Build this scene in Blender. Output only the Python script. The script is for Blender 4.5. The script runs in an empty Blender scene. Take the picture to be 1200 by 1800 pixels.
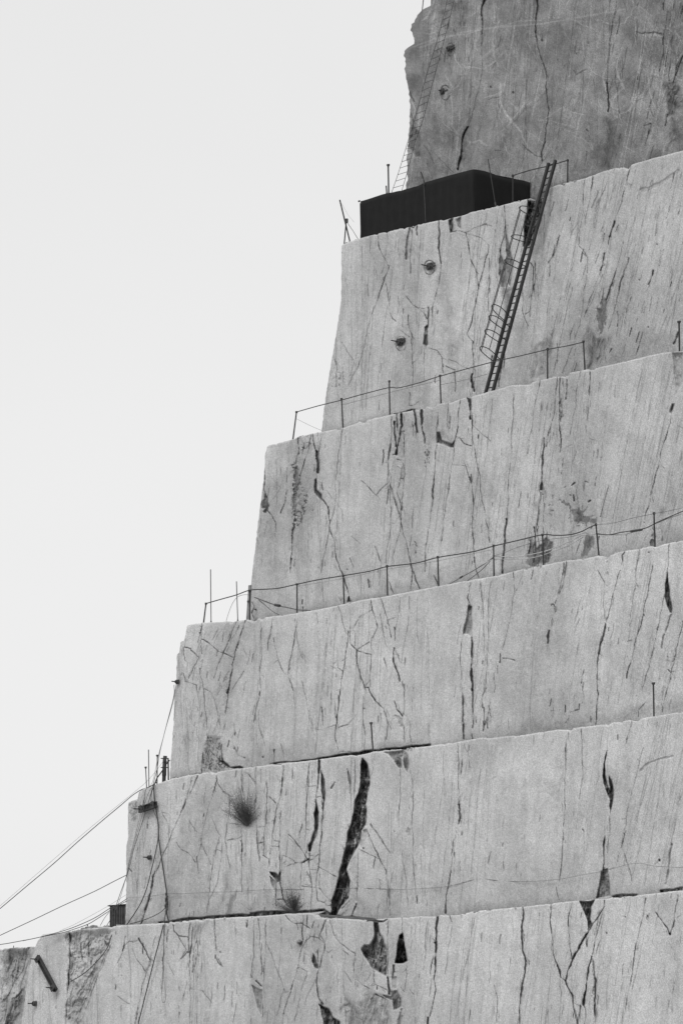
import bpy, math, random, os
import numpy as np
from mathutils import Vector

# ------------------------------------------------------------------ camera
SC = bpy.context.scene
COL = SC.collection
FPX, HORIZON = 6300.0, 1990.0            # focal length and horizon row, in photograph pixels (1200 x 1800)
PITCH = math.atan((HORIZON - 900.0) / FPX)
CAM_H = 1.6
cam_d = bpy.data.cameras.new('camera')
cam = bpy.data.objects.new('camera', cam_d)
COL.objects.link(cam)
cam.location = (0, 0, CAM_H)
cam.rotation_euler = (math.pi / 2 + PITCH, 0, 0)
cam_d.sensor_fit = 'HORIZONTAL'
cam_d.sensor_width = 24.0
cam_d.lens = 24.0 * FPX / 1200.0
cam_d.clip_start = 0.5
cam_d.clip_end = 9000
SC.camera = cam

# ------------------------------------------------------------------ sky and sun (thin overcast, photographed in black and white)
SUN_EL, SUN_AZ = math.radians(52), math.radians(205)   # azimuth clockwise from +Y
world = bpy.data.worlds.new('World')
SC.world = world
world.use_nodes = True
nt = world.node_tree
nt.nodes.clear()
sky = nt.nodes.new('ShaderNodeTexSky')
sky.sky_type = 'NISHITA'
sky.sun_disc = False
sky.sun_elevation = SUN_EL
sky.sun_rotation = SUN_AZ
sky.air_density = 1.0
sky.dust_density = 6.0
sky.ozone_density = 1.0
bw = nt.nodes.new('ShaderNodeRGBToBW')
haze_mix = nt.nodes.new('ShaderNodeMix')
haze_mix.data_type = 'FLOAT'
haze_mix.inputs[0].default_value = 0.72                # high thin cloud evens the sky out
tcw = nt.nodes.new('ShaderNodeTexCoord')               # it is brightest low down and thins towards the zenith
sxyz = nt.nodes.new('ShaderNodeSeparateXYZ')
nt.links.new(tcw.outputs['Generated'], sxyz.inputs[0])
veil = nt.nodes.new('ShaderNodeMapRange')
for _i, _v in zip((1, 2, 3, 4), (0.0, 1.0, 9.35, 6.6)): veil.inputs[_i].default_value = _v
nt.links.new(sxyz.outputs[2], veil.inputs[0])
cl = nt.nodes.new('ShaderNodeTexNoise')
cl.inputs['Scale'].default_value = 3.0
cl.inputs['Detail'].default_value = 4
nt.links.new(tcw.outputs['Generated'], cl.inputs['Vector'])
clr = nt.nodes.new('ShaderNodeMapRange')
for _i, _v in zip((1, 2, 3, 4), (0.3, 0.7, 0.96, 1.03)): clr.inputs[_i].default_value = _v
nt.links.new(cl.outputs[0], clr.inputs[0])
vm = nt.nodes.new('ShaderNodeMath'); vm.operation = 'MULTIPLY'
nt.links.new(veil.outputs[0], vm.inputs[0]); nt.links.new(clr.outputs[0], vm.inputs[1])
nt.links.new(vm.outputs[0], haze_mix.inputs[3])
bg = nt.nodes.new('ShaderNodeBackground')
bg.inputs['Strength'].default_value = 0.123
wo = nt.nodes.new('ShaderNodeOutputWorld')
nt.links.new(sky.outputs[0], bw.inputs[0])
nt.links.new(bw.outputs[0], haze_mix.inputs[2])
nt.links.new(haze_mix.outputs[0], bg.inputs['Color'])
nt.links.new(bg.outputs[0], wo.inputs[0])

sun_d = bpy.data.lights.new('sun', 'SUN')
sun_d.energy = 1.35
sun_d.angle = math.radians(16)
sun_d.color = (1.0, 1.0, 1.0)
sun = bpy.data.objects.new('sun', sun_d)
COL.objects.link(sun)
sdir = Vector((math.sin(SUN_AZ) * math.cos(SUN_EL), math.cos(SUN_AZ) * math.cos(SUN_EL), math.sin(SUN_EL)))
sun.rotation_euler = sdir.to_track_quat('Z', 'Y').to_euler()
sun.location = (-60, -60, 120)

SC.view_settings.view_transform = 'Standard'
SC.view_settings.look = 'None'
SC.view_settings.exposure = 0.0
SC.view_settings.gamma = 1.0

# ------------------------------------------------------------------ geometry of the place
CT, ST = math.cos(PITCH), math.sin(PITCH)
def ray(x, y):
    """world ray through a photograph pixel; arrays allowed"""
    a = (np.asarray(x, float) - 600.0) / FPX
    b = (900.0 - np.asarray(y, float)) / FPX
    return np.stack([a + 0 * b, CT - b * ST + 0 * a, ST + b * CT + 0 * a], -1)
_d = ray(-5072.0, HORIZON); _d[2] = 0; DIR = _d / np.linalg.norm(_d)     # along the benches, towards the far left
NRM = np.array([-DIR[1], DIR[0], 0.0])
if NRM[1] > 0: NRM = -NRM                                                # out of the rock faces
CAM = np.array([0, 0, CAM_H])
_p0 = CAM + ray(700, 1200) * 124.0
K0 = float(np.dot(NRM, _p0))                                             # plane of the third terrace down
OFF = {0: -8.3, 1: -5.0, 2: -2.5, 3: 0.0, 4: 2.2, 5: 4.9, 6: 3.6}      # how far each face stands out
def P(x, y, k):
    """point seen at photograph pixel x, y on the vertical plane that stands k metres out"""
    r = ray(x, y)
    t = (K0 + np.asarray(k, float) - np.dot(CAM, NRM)) / (r @ NRM)
    return CAM + r * t[..., None] if np.ndim(t) else CAM + r * float(t)

# ------------------------------------------------------------------ scene helpers
def tag(o, label=None, cat=None, group=None, kind=None):
    if label: o['label'] = label
    if cat: o['category'] = cat
    if group: o['group'] = group
    if kind: o['kind'] = kind
    return o
def empty(name, loc):
    o = bpy.data.objects.new(name, None)
    o.location = Vector(loc); o.empty_display_size = 0.2
    COL.objects.link(o)
    return o
class MB:
    """collects shapes, then links them as one mesh object"""
    def __init__(s): s.v = []; s.f = []
    def box8(s, pts):
        n = len(s.v); s.v += [tuple(map(float, p)) for p in pts]
        for q in ((0, 3, 2, 1), (4, 5, 6, 7), (0, 1, 5, 4), (1, 2, 6, 5), (2, 3, 7, 6), (3, 0, 4, 7)):
            s.f.append(tuple(n + i for i in q))
    def box(s, o, a, b, c):
        o, a, b, c = map(lambda t: np.array(t, float), (o, a, b, c))
        s.box8([o, o + a, o + a + b, o + b, o + c, o + a + c, o + a + b + c, o + b + c])
    def tube(s, pts, r, n=6, cap=True):
        pts = [Vector(map(float, p)) for p in pts]
        rs = r if isinstance(r, (list, tuple)) else [r] * len(pts)
        up = Vector((0.31, -0.52, 0.79)).normalized()
        base = len(s.v); prev = None
        for i, p in enumerate(pts):
            t = (pts[min(i + 1, len(pts) - 1)] - pts[max(i - 1, 0)])
            if t.length < 1e-9: t = Vector((0, 0, 1))
            t.normalize()
            a = prev - t * prev.dot(t) if prev is not None else up - t * up.dot(t)
            if a.length < 1e-4: a = Vector((1, 0, 0)) - t * t.x
            a.normalize(); prev = a; b = t.cross(a)
            for j in range(n):
                w = 2 * math.pi * j / n
                s.v.append(tuple(p + (a * math.cos(w) + b * math.sin(w)) * rs[i]))
        for i in range(len(pts) - 1):
            for j in range(n):
                k = base + i * n
                s.f.append((k + j, k + (j + 1) % n, k + n + (j + 1) % n, k + n + j))
        if cap:
            s.f.append(tuple(base + j for j in reversed(range(n))))
            s.f.append(tuple(base + (len(pts) - 1) * n + j for j in range(n)))
    def build(s, name, mat, parent=None, origin=None, smooth=False):
        me = bpy.data.meshes.new(name)
        if origin is None and parent is not None: origin = parent.location
        if origin is None: origin = Vector(s.v[0])
        origin = Vector(origin)
        me.from_pydata([tuple(Vector(p) - origin) for p in s.v], [], s.f)
        me.materials.append(mat)
        if smooth:
            me.polygons.foreach_set('use_smooth', [True] * len(me.polygons))
        o = bpy.data.objects.new(name, me)
        COL.objects.link(o)
        if parent is not None:
            o.parent = parent
            o.location = origin - parent.location
        else:
            o.location = origin
        return o
def smooth_path(pts, sub=6):
    """Catmull-Rom through 3-D points"""
    p = [np.array(q, float) for q in pts]
    if len(p) < 3: return p
    p = [2 * p[0] - p[1]] + p + [2 * p[-1] - p[-2]]
    out = []
    for i in range(1, len(p) - 2):
        for k in range(sub):
            t = k / sub
            out.append(0.5 * ((2 * p[i]) + (p[i + 1] - p[i - 1]) * t + (2 * p[i - 1] - 5 * p[i] + 4 * p[i + 1] - p[i + 2]) * t * t
                              + (-p[i - 1] + 3 * p[i] - 3 * p[i + 1] + p[i + 2]) * t ** 3))
    out.append(p[-2])
    return out

# ------------------------------------------------------------------ materials
def mat_new(name):
    m = bpy.data.materials.new(name); m.use_nodes = True
    m.node_tree.nodes.clear()
    return m, m.node_tree.nodes, m.node_tree.links
def simple_mat(name, val, rough=0.6, metal=0.0, var=0.35, scale=6.0, bump=0.15):
    m, N, L = mat_new(name)
    out = N.new('ShaderNodeOutputMaterial'); b = N.new('ShaderNodeBsdfPrincipled')
    tc = N.new('ShaderNodeTexCoord'); no = N.new('ShaderNodeTexNoise')
    no.inputs['Scale'].default_value = scale; no.inputs['Detail'].default_value = 6
    mr = N.new('ShaderNodeMapRange')
    mr.inputs[3].default_value = val * (1 - var); mr.inputs[4].default_value = val * (1 + var)
    mr.inputs[1].default_value = 0.3; mr.inputs[2].default_value = 0.7
    bp = N.new('ShaderNodeBump'); bp.inputs['Strength'].default_value = bump; bp.inputs['Distance'].default_value = 0.02
    L.new(tc.outputs['Object'], no.inputs['Vector']); L.new(no.outputs[0], mr.inputs[0])
    L.new(mr.outputs[0], b.inputs['Base Color']); L.new(no.outputs[0], bp.inputs['Height'])
    L.new(bp.outputs[0], b.inputs['Normal']); L.new(b.outputs[0], out.inputs[0])
    b.inputs['Roughness'].default_value = rough; b.inputs['Metallic'].default_value = metal
    return m
def rock_mat(name, val, grain=0.31):
    m, N, L = mat_new(name)
    out = N.new('ShaderNodeOutputMaterial'); b = N.new('ShaderNodeBsdfPrincipled')
    tc = N.new('ShaderNodeTexCoord')
    at = N.new('ShaderNodeAttribute'); at.attribute_name = 'weather'
    sep = N.new('ShaderNodeSeparateColor'); L.new(at.outputs['Color'], sep.inputs[0])
    def noise(scale, detail, rough=0.6, vec=None):
        n = N.new('ShaderNodeTexNoise')
        n.inputs['Scale'].default_value = scale; n.inputs['Detail'].default_value = detail
        n.inputs['Roughness'].default_value = rough
        L.new(vec if vec is not None else tc.outputs['Object'], n.inputs['Vector'])
        return n.outputs[0]
    def mrange(src, a, bb, c, d):
        r = N.new('ShaderNodeMapRange')
        for i, v in zip((1, 2, 3, 4), (a, bb, c, d)): r.inputs[i].default_value = v
        L.new(src, r.inputs[0]); return r.outputs[0]
    def mul(x, y):
        q = N.new('ShaderNodeMath'); q.operation = 'MULTIPLY'
        for i, v in enumerate((x, y)):
            if isinstance(v, float): q.inputs[i].default_value = v
            else: L.new(v, q.inputs[i])
        return q.outputs[0]
    mp = N.new('ShaderNodeMapping'); mp.inputs['Scale'].default_value = (1.0, 1.0, 0.10)
    L.new(tc.outputs['Object'], mp.inputs['Vector'])
    big = mrange(noise(0.28, 5), 0.3, 0.7, 0.90, 1.10)
    streak = mrange(noise(2.6, 6, 0.65, mp.outputs[0]), 0.3, 0.7, 0.92, 1.07)
    mid = mrange(noise(3.2, 7, 0.7), 0.3, 0.7, 0.94, 1.06)
    fine = mrange(noise(26.0, 3, 0.8), 0.36, 0.64, 1 - grain, 1 + grain)
    col = mul(mul(mul(big, streak), mul(mid, fine)), val)
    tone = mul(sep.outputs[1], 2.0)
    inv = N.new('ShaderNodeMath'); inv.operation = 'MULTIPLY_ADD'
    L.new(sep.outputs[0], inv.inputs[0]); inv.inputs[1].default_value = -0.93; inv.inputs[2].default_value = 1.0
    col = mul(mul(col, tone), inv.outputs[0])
    comb = N.new('ShaderNodeCombineColor')
    for i in range(3): L.new(col, comb.inputs[i])
    L.new(comb.outputs[0], b.inputs['Base Color'])
    b.inputs['Roughness'].default_value = 0.85
    b1 = N.new('ShaderNodeBump'); b1.inputs['Strength'].default_value = 0.3; b1.inputs['Distance'].default_value = 0.03
    L.new(noise(9.0, 8, 0.75), b1.inputs['Height'])
    L.new(b1.outputs[0], b.inputs['Normal'])
    L.new(b.outputs[0], out.inputs[0])
    return m
M = dict(
    rock=rock_mat('marble', 0.485), old_rock=rock_mat('weathered_marble', 0.215, 0.40),
    rubble=rock_mat('broken_marble', 0.42), ledge=simple_mat('ledge_dirt', 0.10, 0.95, var=0.4, scale=1.5),
    gravel=simple_mat('quarry_gravel', 0.30, 0.95, var=0.25, scale=0.6, bump=0.5),
    steel=simple_mat('dark_steel', 0.02, 0.7), rust=simple_mat('rusty_steel', 0.05, 0.8, 0.0),
    black=simple_mat('black_sheet', 0.004, 1.0, var=0.45, scale=2.5, bump=0.4),
    cable=simple_mat('black_cable', 0.04, 0.6), pale_cable=simple_mat('pale_hose', 0.42, 0.6), thin=simple_mat('grey_wire', 0.12, 0.5),
    crate=simple_mat('dark_box_metal', 0.05, 0.7, var=0.5, scale=5), twig=simple_mat('twig_bark', 0.08, 0.9), leaf=simple_mat('shrub_leaf', 0.085, 0.8, var=0.5, scale=9),
    plank=simple_mat('grey_plank', 0.22, 0.85), beam=simple_mat('iron_beam', 0.03, 0.7, var=0.4),
)

# ground: one sheet to the horizon
def ground():
    n = 40; S = 6000.0
    vs, fs = [], []
    for j in range(n + 1):
        for i in range(n + 1):
            u, v = (i / n * 2 - 1), (j / n * 2 - 1)
            x, y = S * u * abs(u), S * v * abs(v)
            vs.append((x, y, 0.0))
    for j in range(n):
        for i in range(n):
            k = j * (n + 1) + i; fs.append((k, k + 1, k + n + 2, k + n + 1))
    me = bpy.data.meshes.new('ground'); me.from_pydata(vs, [], fs); me.materials.append(M['gravel'])
    o = bpy.data.objects.new('ground', me); COL.objects.link(o)
    tag(o, 'pale gravel quarry floor at the foot of the marble terraces', kind='structure')
ground()
# Fractures, stains, cavities and a few painted shadows of each rock face, surveyed tile by tile.
# "w s x y ..." a joint (width, strength), "P s d soft x y ..." a patch or cavity of depth d, cavities with painted shade,
# "S n s x y ..." pitted area, "O r s x y ..." pits, "R rx ry x y" sprayed ring.
TILES = {
'A': (700, 0, 4.0, 0), 'B': (950, 0, 4.8, 0), 'C': (560, 380, 4.0, 1), 'D': (780, 330, 4.864, 1),
'E': (950, 260, 4.5, 1), 'F': (430, 740, 4.444, 2), 'G': (650, 690, 4.444, 2), 'H': (900, 620, 4.0, 2),
'I': (290, 1080, 4.615, 3), 'J': (540, 1040, 4.615, 3), 'K': (780, 980, 5.295, 3), 'L': (980, 940, 5.0, 3),
'M': (210, 1360, 4.8, 4), 'N': (440, 1320, 4.615, 4), 'Q': (600, 1300, 2.0, 4), 'O': (120, 1600, 4.286, 5),
'S': (0, 1380, 3.0, 5), 'U': (340, 1580, 2.727, 5), 'P': (560, 1600, 5.0, 5), 'R': (740, 1560, 2.609, 5)}
FEATS = {
'A': '''5 .7 605 0 590 40 583 90 590 150 587 235
1.5 .5 587 235 587 380 580 540 545 680 515 820 495 880
6 .7 490 890 460 950 445 1010 440 1100 420 1190
1.2 .4 520 600 500 670 480 720 470 780
4 .65 975 0 980 40 968 110 965 220 980 330 992 370
2.5 .65 992 370 1020 450 1040 520 1045 700 1058 770 1050 850 1035 900
3 .65 1035 900 1030 1000 1005 1080 1010 1130
1.5 .5 960 300 968 420 972 500
2 .45 870 1010 910 1050 960 1090 1000 1100
1.3 .4 180 1020 220 1080 250 1150
1.5 .4 680 1055 740 1060
5 -.3 370 680 380 780 375 880 420 940 410 1050
6 -.35 715 580 718 720 780 830 860 920 900 1010
4 -.25 500 1000 570 985 620 1020
4 -.2 760 700 850 780
P .35 .1 8 300 90 345 70 350 130 335 190 310 190
P .4 .15 4 100 880 150 930 160 1000 155 1100 120 1100 70 1030 90 950
P .15 .05 20 370 0 470 0 470 80 370 90
2 .5 80 640 110 710
2 .5 85 790 105 850 100 900
3 -.2 150 330 320 270 560 210 840 145 1000 140
P .14 0 20 990 160 1150 140 1200 200 1190 400 1050 450
2 .35 340 20 380 0
1.5 .4 400 10 395 70 ; 1.5 .4 440 0 440 80 ; 1.5 .35 420 0 425 60
1.4 .4 250 140 290 120 280 190 250 170
2 .3 700 330 740 200 ; 2 .25 660 480 690 420
R 27 45 365 345 ; R 33 52 328 648
O 12 .5 1010 280 650 610 805 648''',
'B': '''2 .55 640 0 630 90 600 240 580 400 568 560 560 700
4 .75 560 700 572 800 575 880 570 940
1.3 .4 640 450 625 600 650 800 655 1000 625 1120 600 1320
P .42 .05 10 545 980 650 1000 610 1200 595 1430 500 1430 540 1200
P .35 0 6 545 1290 610 1290 600 1350 550 1350
4 -.3 550 570 525 650 550 770
6 -.3 640 470 650 640 700 740 630 800 600 880 620 970 650 990
4 .55 1045 0 1035 80
3 .65 1075 90 1040 280 1030 470 1000 600
2.5 .55 1110 300 1070 440 1050 560
2 .55 1140 100 1110 330 1090 560 1080 680
3 .65 1200 470 1150 600 1120 690
1.5 .5 1180 20 1130 200
P .68 .15 6 1050 700 1120 690 1180 780 1200 900 1130 980 1060 990 1080 850
P .4 .05 8 1090 1000 1140 990 1140 1180 1090 1290 1070 1280
3 .45 920 900 935 950
3 .45 870 1060 930 1040 910 1130
2 .35 960 760 920 900
3 .4 275 590 300 630 390 580
2 .3 445 660 460 800 465 880
3 .5 385 1090 405 1110 420 1180
4 -.3 400 1060 420 1160 435 1260
4 -.25 480 830 510 900
10 .15 820 280 1020 290
P -.12 0 25 680 0 1000 0 980 250 700 240
3 .15 20 190 280 155 420 170 620 85
P .12 0 20 380 180 620 90 600 280 380 250
O 12 .4 400 360 300 450 140 500
3 .3 300 340 280 460
P .2 0 20 620 1320 800 1350 1100 1260 1200 1200 1200 1290 800 1390''',
'C': '''1.3 .4 360 130 360 250 400 330 410 420
1.5 .6 415 130 420 210 460 290 490 350
1.3 .4 480 110 475 240 440 400
1.2 .35 550 120 545 210 500 330
2.5 .65 495 345 460 440 430 530 420 570
1.4 .45 420 570 370 690 340 800 325 900 280 1050 200 1200
P .3 0 8 455 340 490 340 490 380 460 385
1.5 .5 470 470 485 560 495 630
2 .6 500 680 520 720 545 740
6 .5 640 80 625 150 615 220 615 300
2.5 .5 655 80 650 200 645 400
4 .6 690 70 690 130
P .15 0 12 600 300 650 300 650 500 570 500 580 400
4 .6 845 30 850 120 850 280 860 330
2 .5 860 330 850 420 820 560 795 650 790 780
P .2 .1 14 845 400 880 480 930 640 955 860 960 1040 910 1050 900 860 880 700 850 560
1.5 .6 615 560 650 610 690 640 745 650
2 .65 690 640 740 680 760 720
1.6 .6 630 690 635 780 655 830 655 1000 655 1200
P .7 .25 2 745 780 770 760 770 900 755 915 735 900 740 840
3 .6 770 640 765 780
1.6 .5 735 880 720 960 690 1010 655 1035
1.6 .5 745 920 740 1060 740 1150
1.4 .6 770 925 830 940 865 990 875 1100
1.3 .5 870 1000 960 1020 1060 1080
1.4 .6 890 1050 960 1080
2.2 .85 1032 110 1050 200 1065 300 1110 400 1120 480 1122 510
2 .75 1120 510 1090 650 1070 760 1042 825 1060 855 1085 880 1087 1000 1083 1110
6 .85 1078 1110 1082 1200
2 .7 1195 200 1165 330 1140 430 1122 510
1.5 .5 1040 120 1140 150 1190 200
2 .55 925 110 985 100 1035 115
P .75 .25 3 915 30 945 10 940 110 925 115
P .5 .15 3 965 20 1000 0 1000 90 975 70
1.3 .5 1035 115 1090 80 1180 50
1.3 .4 160 880 200 950 250 1020 220 1120
2 .5 110 1000 130 1070 120 1200
1.5 .4 340 480 350 560
1.5 .45 560 560 560 680
S 40 .35 100 1050 180 1050 180 1200 90 1200
R 38 50 778 358 ; R 37 52 578 895
1.3 .5 575 800 640 850 ; O 6 .5 350 820
1.5 .6 955 1090 965 1180 ; 3 .6 820 1120 818 1170
P .5 .1 6 745 345 790 345 790 375 745 375 ; P .5 .1 6 550 870 600 870 600 905 550 905
P .12 0 20 300 110 600 90 620 500 400 560 320 900 260 900 380 500''',  # the long soft band paints a fold's shade along with its depth
'D': '''P .86 .8 3 715 88 835 88 850 200 820 330 760 420 730 500 680 500 690 300 715 200
P .3 .1 6 700 500 760 420 790 560 760 620 720 600
P .6 .2 3 525 330 545 430 575 560 590 640 580 760 570 850 540 800 530 680 530 500
P .65 .2 3 480 530 490 570 525 650 545 760 540 850 490 850 470 740 468 640
P .38 .1 6 490 850 580 850 560 1000 540 1150 515 1100 515 950
1.8 .6 515 150 520 250 525 330 515 420 485 500 480 540
1.3 .4 475 160 445 320 435 600 445 740 460 800
1.6 .5 385 600 390 800 380 1000 385 1060
3 .5 390 860 390 910
1.4 .45 330 310 410 325
1.6 .6 775 620 780 760 770 930
2 .6 740 640 765 680 760 830 740 970 735 1100
1.5 .5 670 860 670 1040 720 1180
1.6 .6 695 1080 735 1055
1.4 .5 800 830 808 930
1.6 .5 860 230 850 480
P .22 0 6 830 230 870 240 860 430 780 600 770 520
2.2 .7 985 400 960 490 925 590 895 640
1.4 .5 905 650 900 770
P .3 .05 6 780 1350 900 1300 920 1400 880 1640 720 1640 760 1450
5 .5 410 1440 410 1550
4 .55 495 1480 480 1600 470 1700
P .3 0 6 860 1290 920 1280 925 1340 870 1345
2 .6 95 1640 100 1690 95 1740
4 .85 240 1600 260 1740
P .16 0 14 560 1100 720 1180 660 1400 700 1640 480 1700 560 1400
P .15 0 12 0 1500 200 1560 380 1560 380 1720 0 1740''',  # wide dark strokes by the ladder foot paint its shadow
'E': '''1.4 .5 350 240 335 500 300 770
2.2 .6 410 225 395 340
1.3 .45 400 330 370 480 350 600
1.4 .4 545 200 505 330 465 400 430 560
1.8 .6 715 130 680 260 640 430 605 520
4 .8 585 580 565 640 548 700
1.6 .5 548 700 535 760
2.5 .65 150 690 125 790 90 860 60 900
1.4 .5 75 930 65 1020
1.3 .35 260 510 240 680 210 800 200 1000
2.5 .6 340 800 315 900
1.6 .5 300 770 340 810 370 870 370 960 345 1100 335 1250 310 1400
2 .5 500 700 465 820 430 910
4 .75 505 830 490 930 470 970
2 .6 470 970 430 1090 380 1210 345 1330
1.4 .5 655 740 630 850 600 950
3 .7 600 950 580 1020 550 1100 520 1200
1.6 .5 490 1000 410 1200 360 1300
3 .6 695 870 660 970 630 1060 600 1220
1.6 .5 600 1220 570 1330 530 1450
1.4 .5 945 430 920 560 905 690
3.5 .6 890 970 870 1040 850 1080
1.6 .4 875 1220 860 1290
2.5 .5 605 1290 605 1410
P .6 .06 4 490 1100 500 1200 530 1180 525 1290 510 1400 490 1480 460 1480 440 1270 470 1260 480 1180
P .42 .03 8 350 1420 500 1470 560 1500 540 1600 480 1690 400 1740 350 1740 340 1530
P .2 0 25 600 1520 1000 1480 1050 1600 400 1740 420 1640
1.5 .5 310 1400 270 1500 230 1620 170 1780
1.4 .45 250 1100 200 1300 150 1550 100 1780
1.3 .4 160 1180 120 1350 80 1480
2 .5 130 1550 130 1700
2 .6 520 1590 515 1700 ; 4 .6 560 1590 545 1620 ; 1.6 .5 440 1500 410 1650 400 1720 ; 1.6 .5 495 1480 450 1680
1.5 .4 670 1550 640 1650
5 .5 1090 1460 1055 1550
P .08 0 40 600 500 900 600 850 1100 620 1100
10 .1 800 330 950 280 1090 180
1.3 .35 760 480 730 700 690 830 ; 1.3 .35 690 560 650 760 ; 1.3 .3 770 930 750 1000 ; 1.3 .35 320 440 290 600 240 680
1.3 .4 460 400 440 460 420 640 ; 1.4 .45 450 370 400 470 ; 2 .4 265 890 240 970 ; O 10 .5 780 1040 920 760 850 1415''',
'F': '''3 .6 155 360 155 480 150 540 175 600
2 .6 195 510 175 600
P .72 .1 3 105 630 150 620 160 560 185 620 190 700 160 720 150 680
2.2 .7 180 700 240 790
1.4 .5 110 650 150 690 ; 1.4 .5 240 790 235 900 ; 1.4 .4 125 760 110 860 ; 1.4 .4 180 780 150 900 ; 1.4 .4 110 860 120 910
1.4 .4 330 170 340 270
1.2 .3 225 400 230 560
3 .55 415 120 425 230 400 330
2.2 .55 520 110 500 220 460 340 440 400 435 480
2 .5 465 170 450 260
P .65 .1 3 385 350 415 350 435 480 410 560 405 680 370 690 385 560 380 440
S 170 .75 375 520 490 520 480 700 420 820 365 840
S 50 .5 370 300 440 300 440 540 370 540
S 30 .5 410 120 540 110 500 250 420 250
4 .65 375 850 370 960 ; 2 .5 370 960 360 1080 ; 4 .6 365 1080 355 1190
2 .6 335 540 320 620 280 720
6 .75 560 240 570 320 572 400
3 .7 530 100 545 200 560 260
2.2 .6 600 130 580 220 570 300
P .8 .2 2 560 450 565 540 600 570 612 628 590 610 545 560 548 460
2.2 .75 610 610 650 680 665 790 665 850 700 930 715 1080 750 1170 770 1210
4 .7 650 670 658 730
3 .8 775 1230 820 1410
P .8 .2 2 815 1370 835 1415 800 1415
1.5 .5 765 60 745 200 725 320 705 500 710 620 680 760 650 900 610 1090 590 1200
1.3 .4 710 620 760 700 765 800 ; 1.4 .5 640 540 680 600 ; 2.5 .5 600 480 610 540
2 .65 1140 170 1120 380 1115 480
2 .65 910 465 970 520 1025 580 1120 480
1.5 .5 1125 380 1145 440 ; 1.6 .6 1115 480 1110 640 ; 1.6 .5 1130 500 1180 660
1.5 .5 1015 980 1060 1100 ; 1.4 .5 820 1070 850 1140 ; 1.4 .45 1140 500 1130 900 1100 1110
1.3 .35 495 860 490 1000
2.5 .6 965 1240 970 1300 ; 1.3 .35 905 1200 905 1380
P .4 .05 4 740 1390 770 1400 765 1425 730 1420
3 .55 60 1420 75 1450 55 1500 ; O 12 .75 85 1475 ; 2 .5 55 1500 75 1545
P .18 0 18 200 1500 390 1480 560 1455 700 1430 900 1380 900 1440 560 1500 200 1540
O 10 .5 800 1160 530 700 480 640 ; 1.3 .3 830 900 900 960
1.3 .3 80 880 110 960 ; P .1 0 20 150 860 230 860 210 1150 150 1150
1.3 .3 180 400 280 520 200 640''',
'G': '''1.6 .6 170 190 155 420 140 590 150 700
5 .7 190 230 195 330 205 420
4 .8 210 170 215 300
5.5 .85 245 170 250 260 225 380 205 480
2 .6 265 300 270 500
P .25 .08 3 245 290 270 310 268 520 240 600 205 500 225 380
1.6 .6 205 520 265 530 ; 1.6 .6 210 575 250 600 ; 1.6 .6 240 670 265 675 ; 2.5 .7 180 485 205 485
2 .7 265 540 235 680 210 780 245 900 245 990
1.7 .6 270 520 260 760 250 920
2 .6 150 700 200 860 240 1000
1.5 .5 190 500 165 700 130 870
1.6 .6 240 1000 290 1200 320 1330
1.4 .5 240 1020 200 1200 170 1380
5 .8 345 140 360 220 370 310
P .22 .05 10 350 300 385 320 400 430 410 600 370 560 355 430
5 .7 405 140 405 250 420 330 430 400
S 45 .55 420 380 460 360 470 520 430 580
3 .35 340 900 330 1050 310 1200 ; S 16 .5 340 1150 380 1150 370 1260 340 1250
P .1 0 12 320 880 400 880 400 1220 300 1220
1.7 .6 530 150 525 400 505 600 490 800
3.5 .65 500 680 492 830
1.7 .6 490 800 470 1000 445 1160 430 1300 430 1400
P .75 .25 3 525 310 545 310 560 370 640 400 660 380 655 430 630 430 525 390
P .18 .05 6 545 310 600 330 650 380 640 400 560 370
1.4 .5 610 80 605 270 ; 2 .6 705 60 690 200 670 340 650 400 ; 2 .7 670 345 700 350 740 400 790 415
1.6 .55 655 430 640 560 620 740 590 900 570 1080 ; 2.5 .6 570 1070 558 1160
1.5 .5 640 560 730 570 ; 1.5 .5 735 540 770 650 ; 2.5 .7 775 660 800 740
2 .65 800 740 805 900 810 1150 815 1290 ; 4 .7 815 1290 818 1330 ; 1.7 .6 818 1330 850 1450
7 .6 770 40 785 120 785 200 ; 3 .7 790 150 795 300 ; 2 .5 770 280 765 310 780 330
1.7 .6 795 300 820 450 860 650 875 850 905 1000 935 1170
1.3 .4 795 350 790 490 ; 1.3 .4 800 250 870 320 940 380
1.6 .5 1125 0 1120 200 1100 500 1080 850 1070 980
4 .75 1068 990 1055 1150 1045 1280 1035 1410
4 .8 320 1340 330 1400 ; 3 .75 340 1400 390 1535 ; 3 .75 335 1400 315 1550
2 .6 150 1480 190 1580 ; 2.5 .6 500 1430 530 1500
2 .5 160 1015 195 1025 ; 1.4 .4 40 1200 90 1340 ; 2.5 .5 790 640 795 700
P .16 0 16 100 1500 300 1480 600 1430 900 1380 900 1440 500 1530 150 1600
@1
4 .8 190 170 350 133
2 .5 310 0 305 100 340 100 380 70''',
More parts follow.
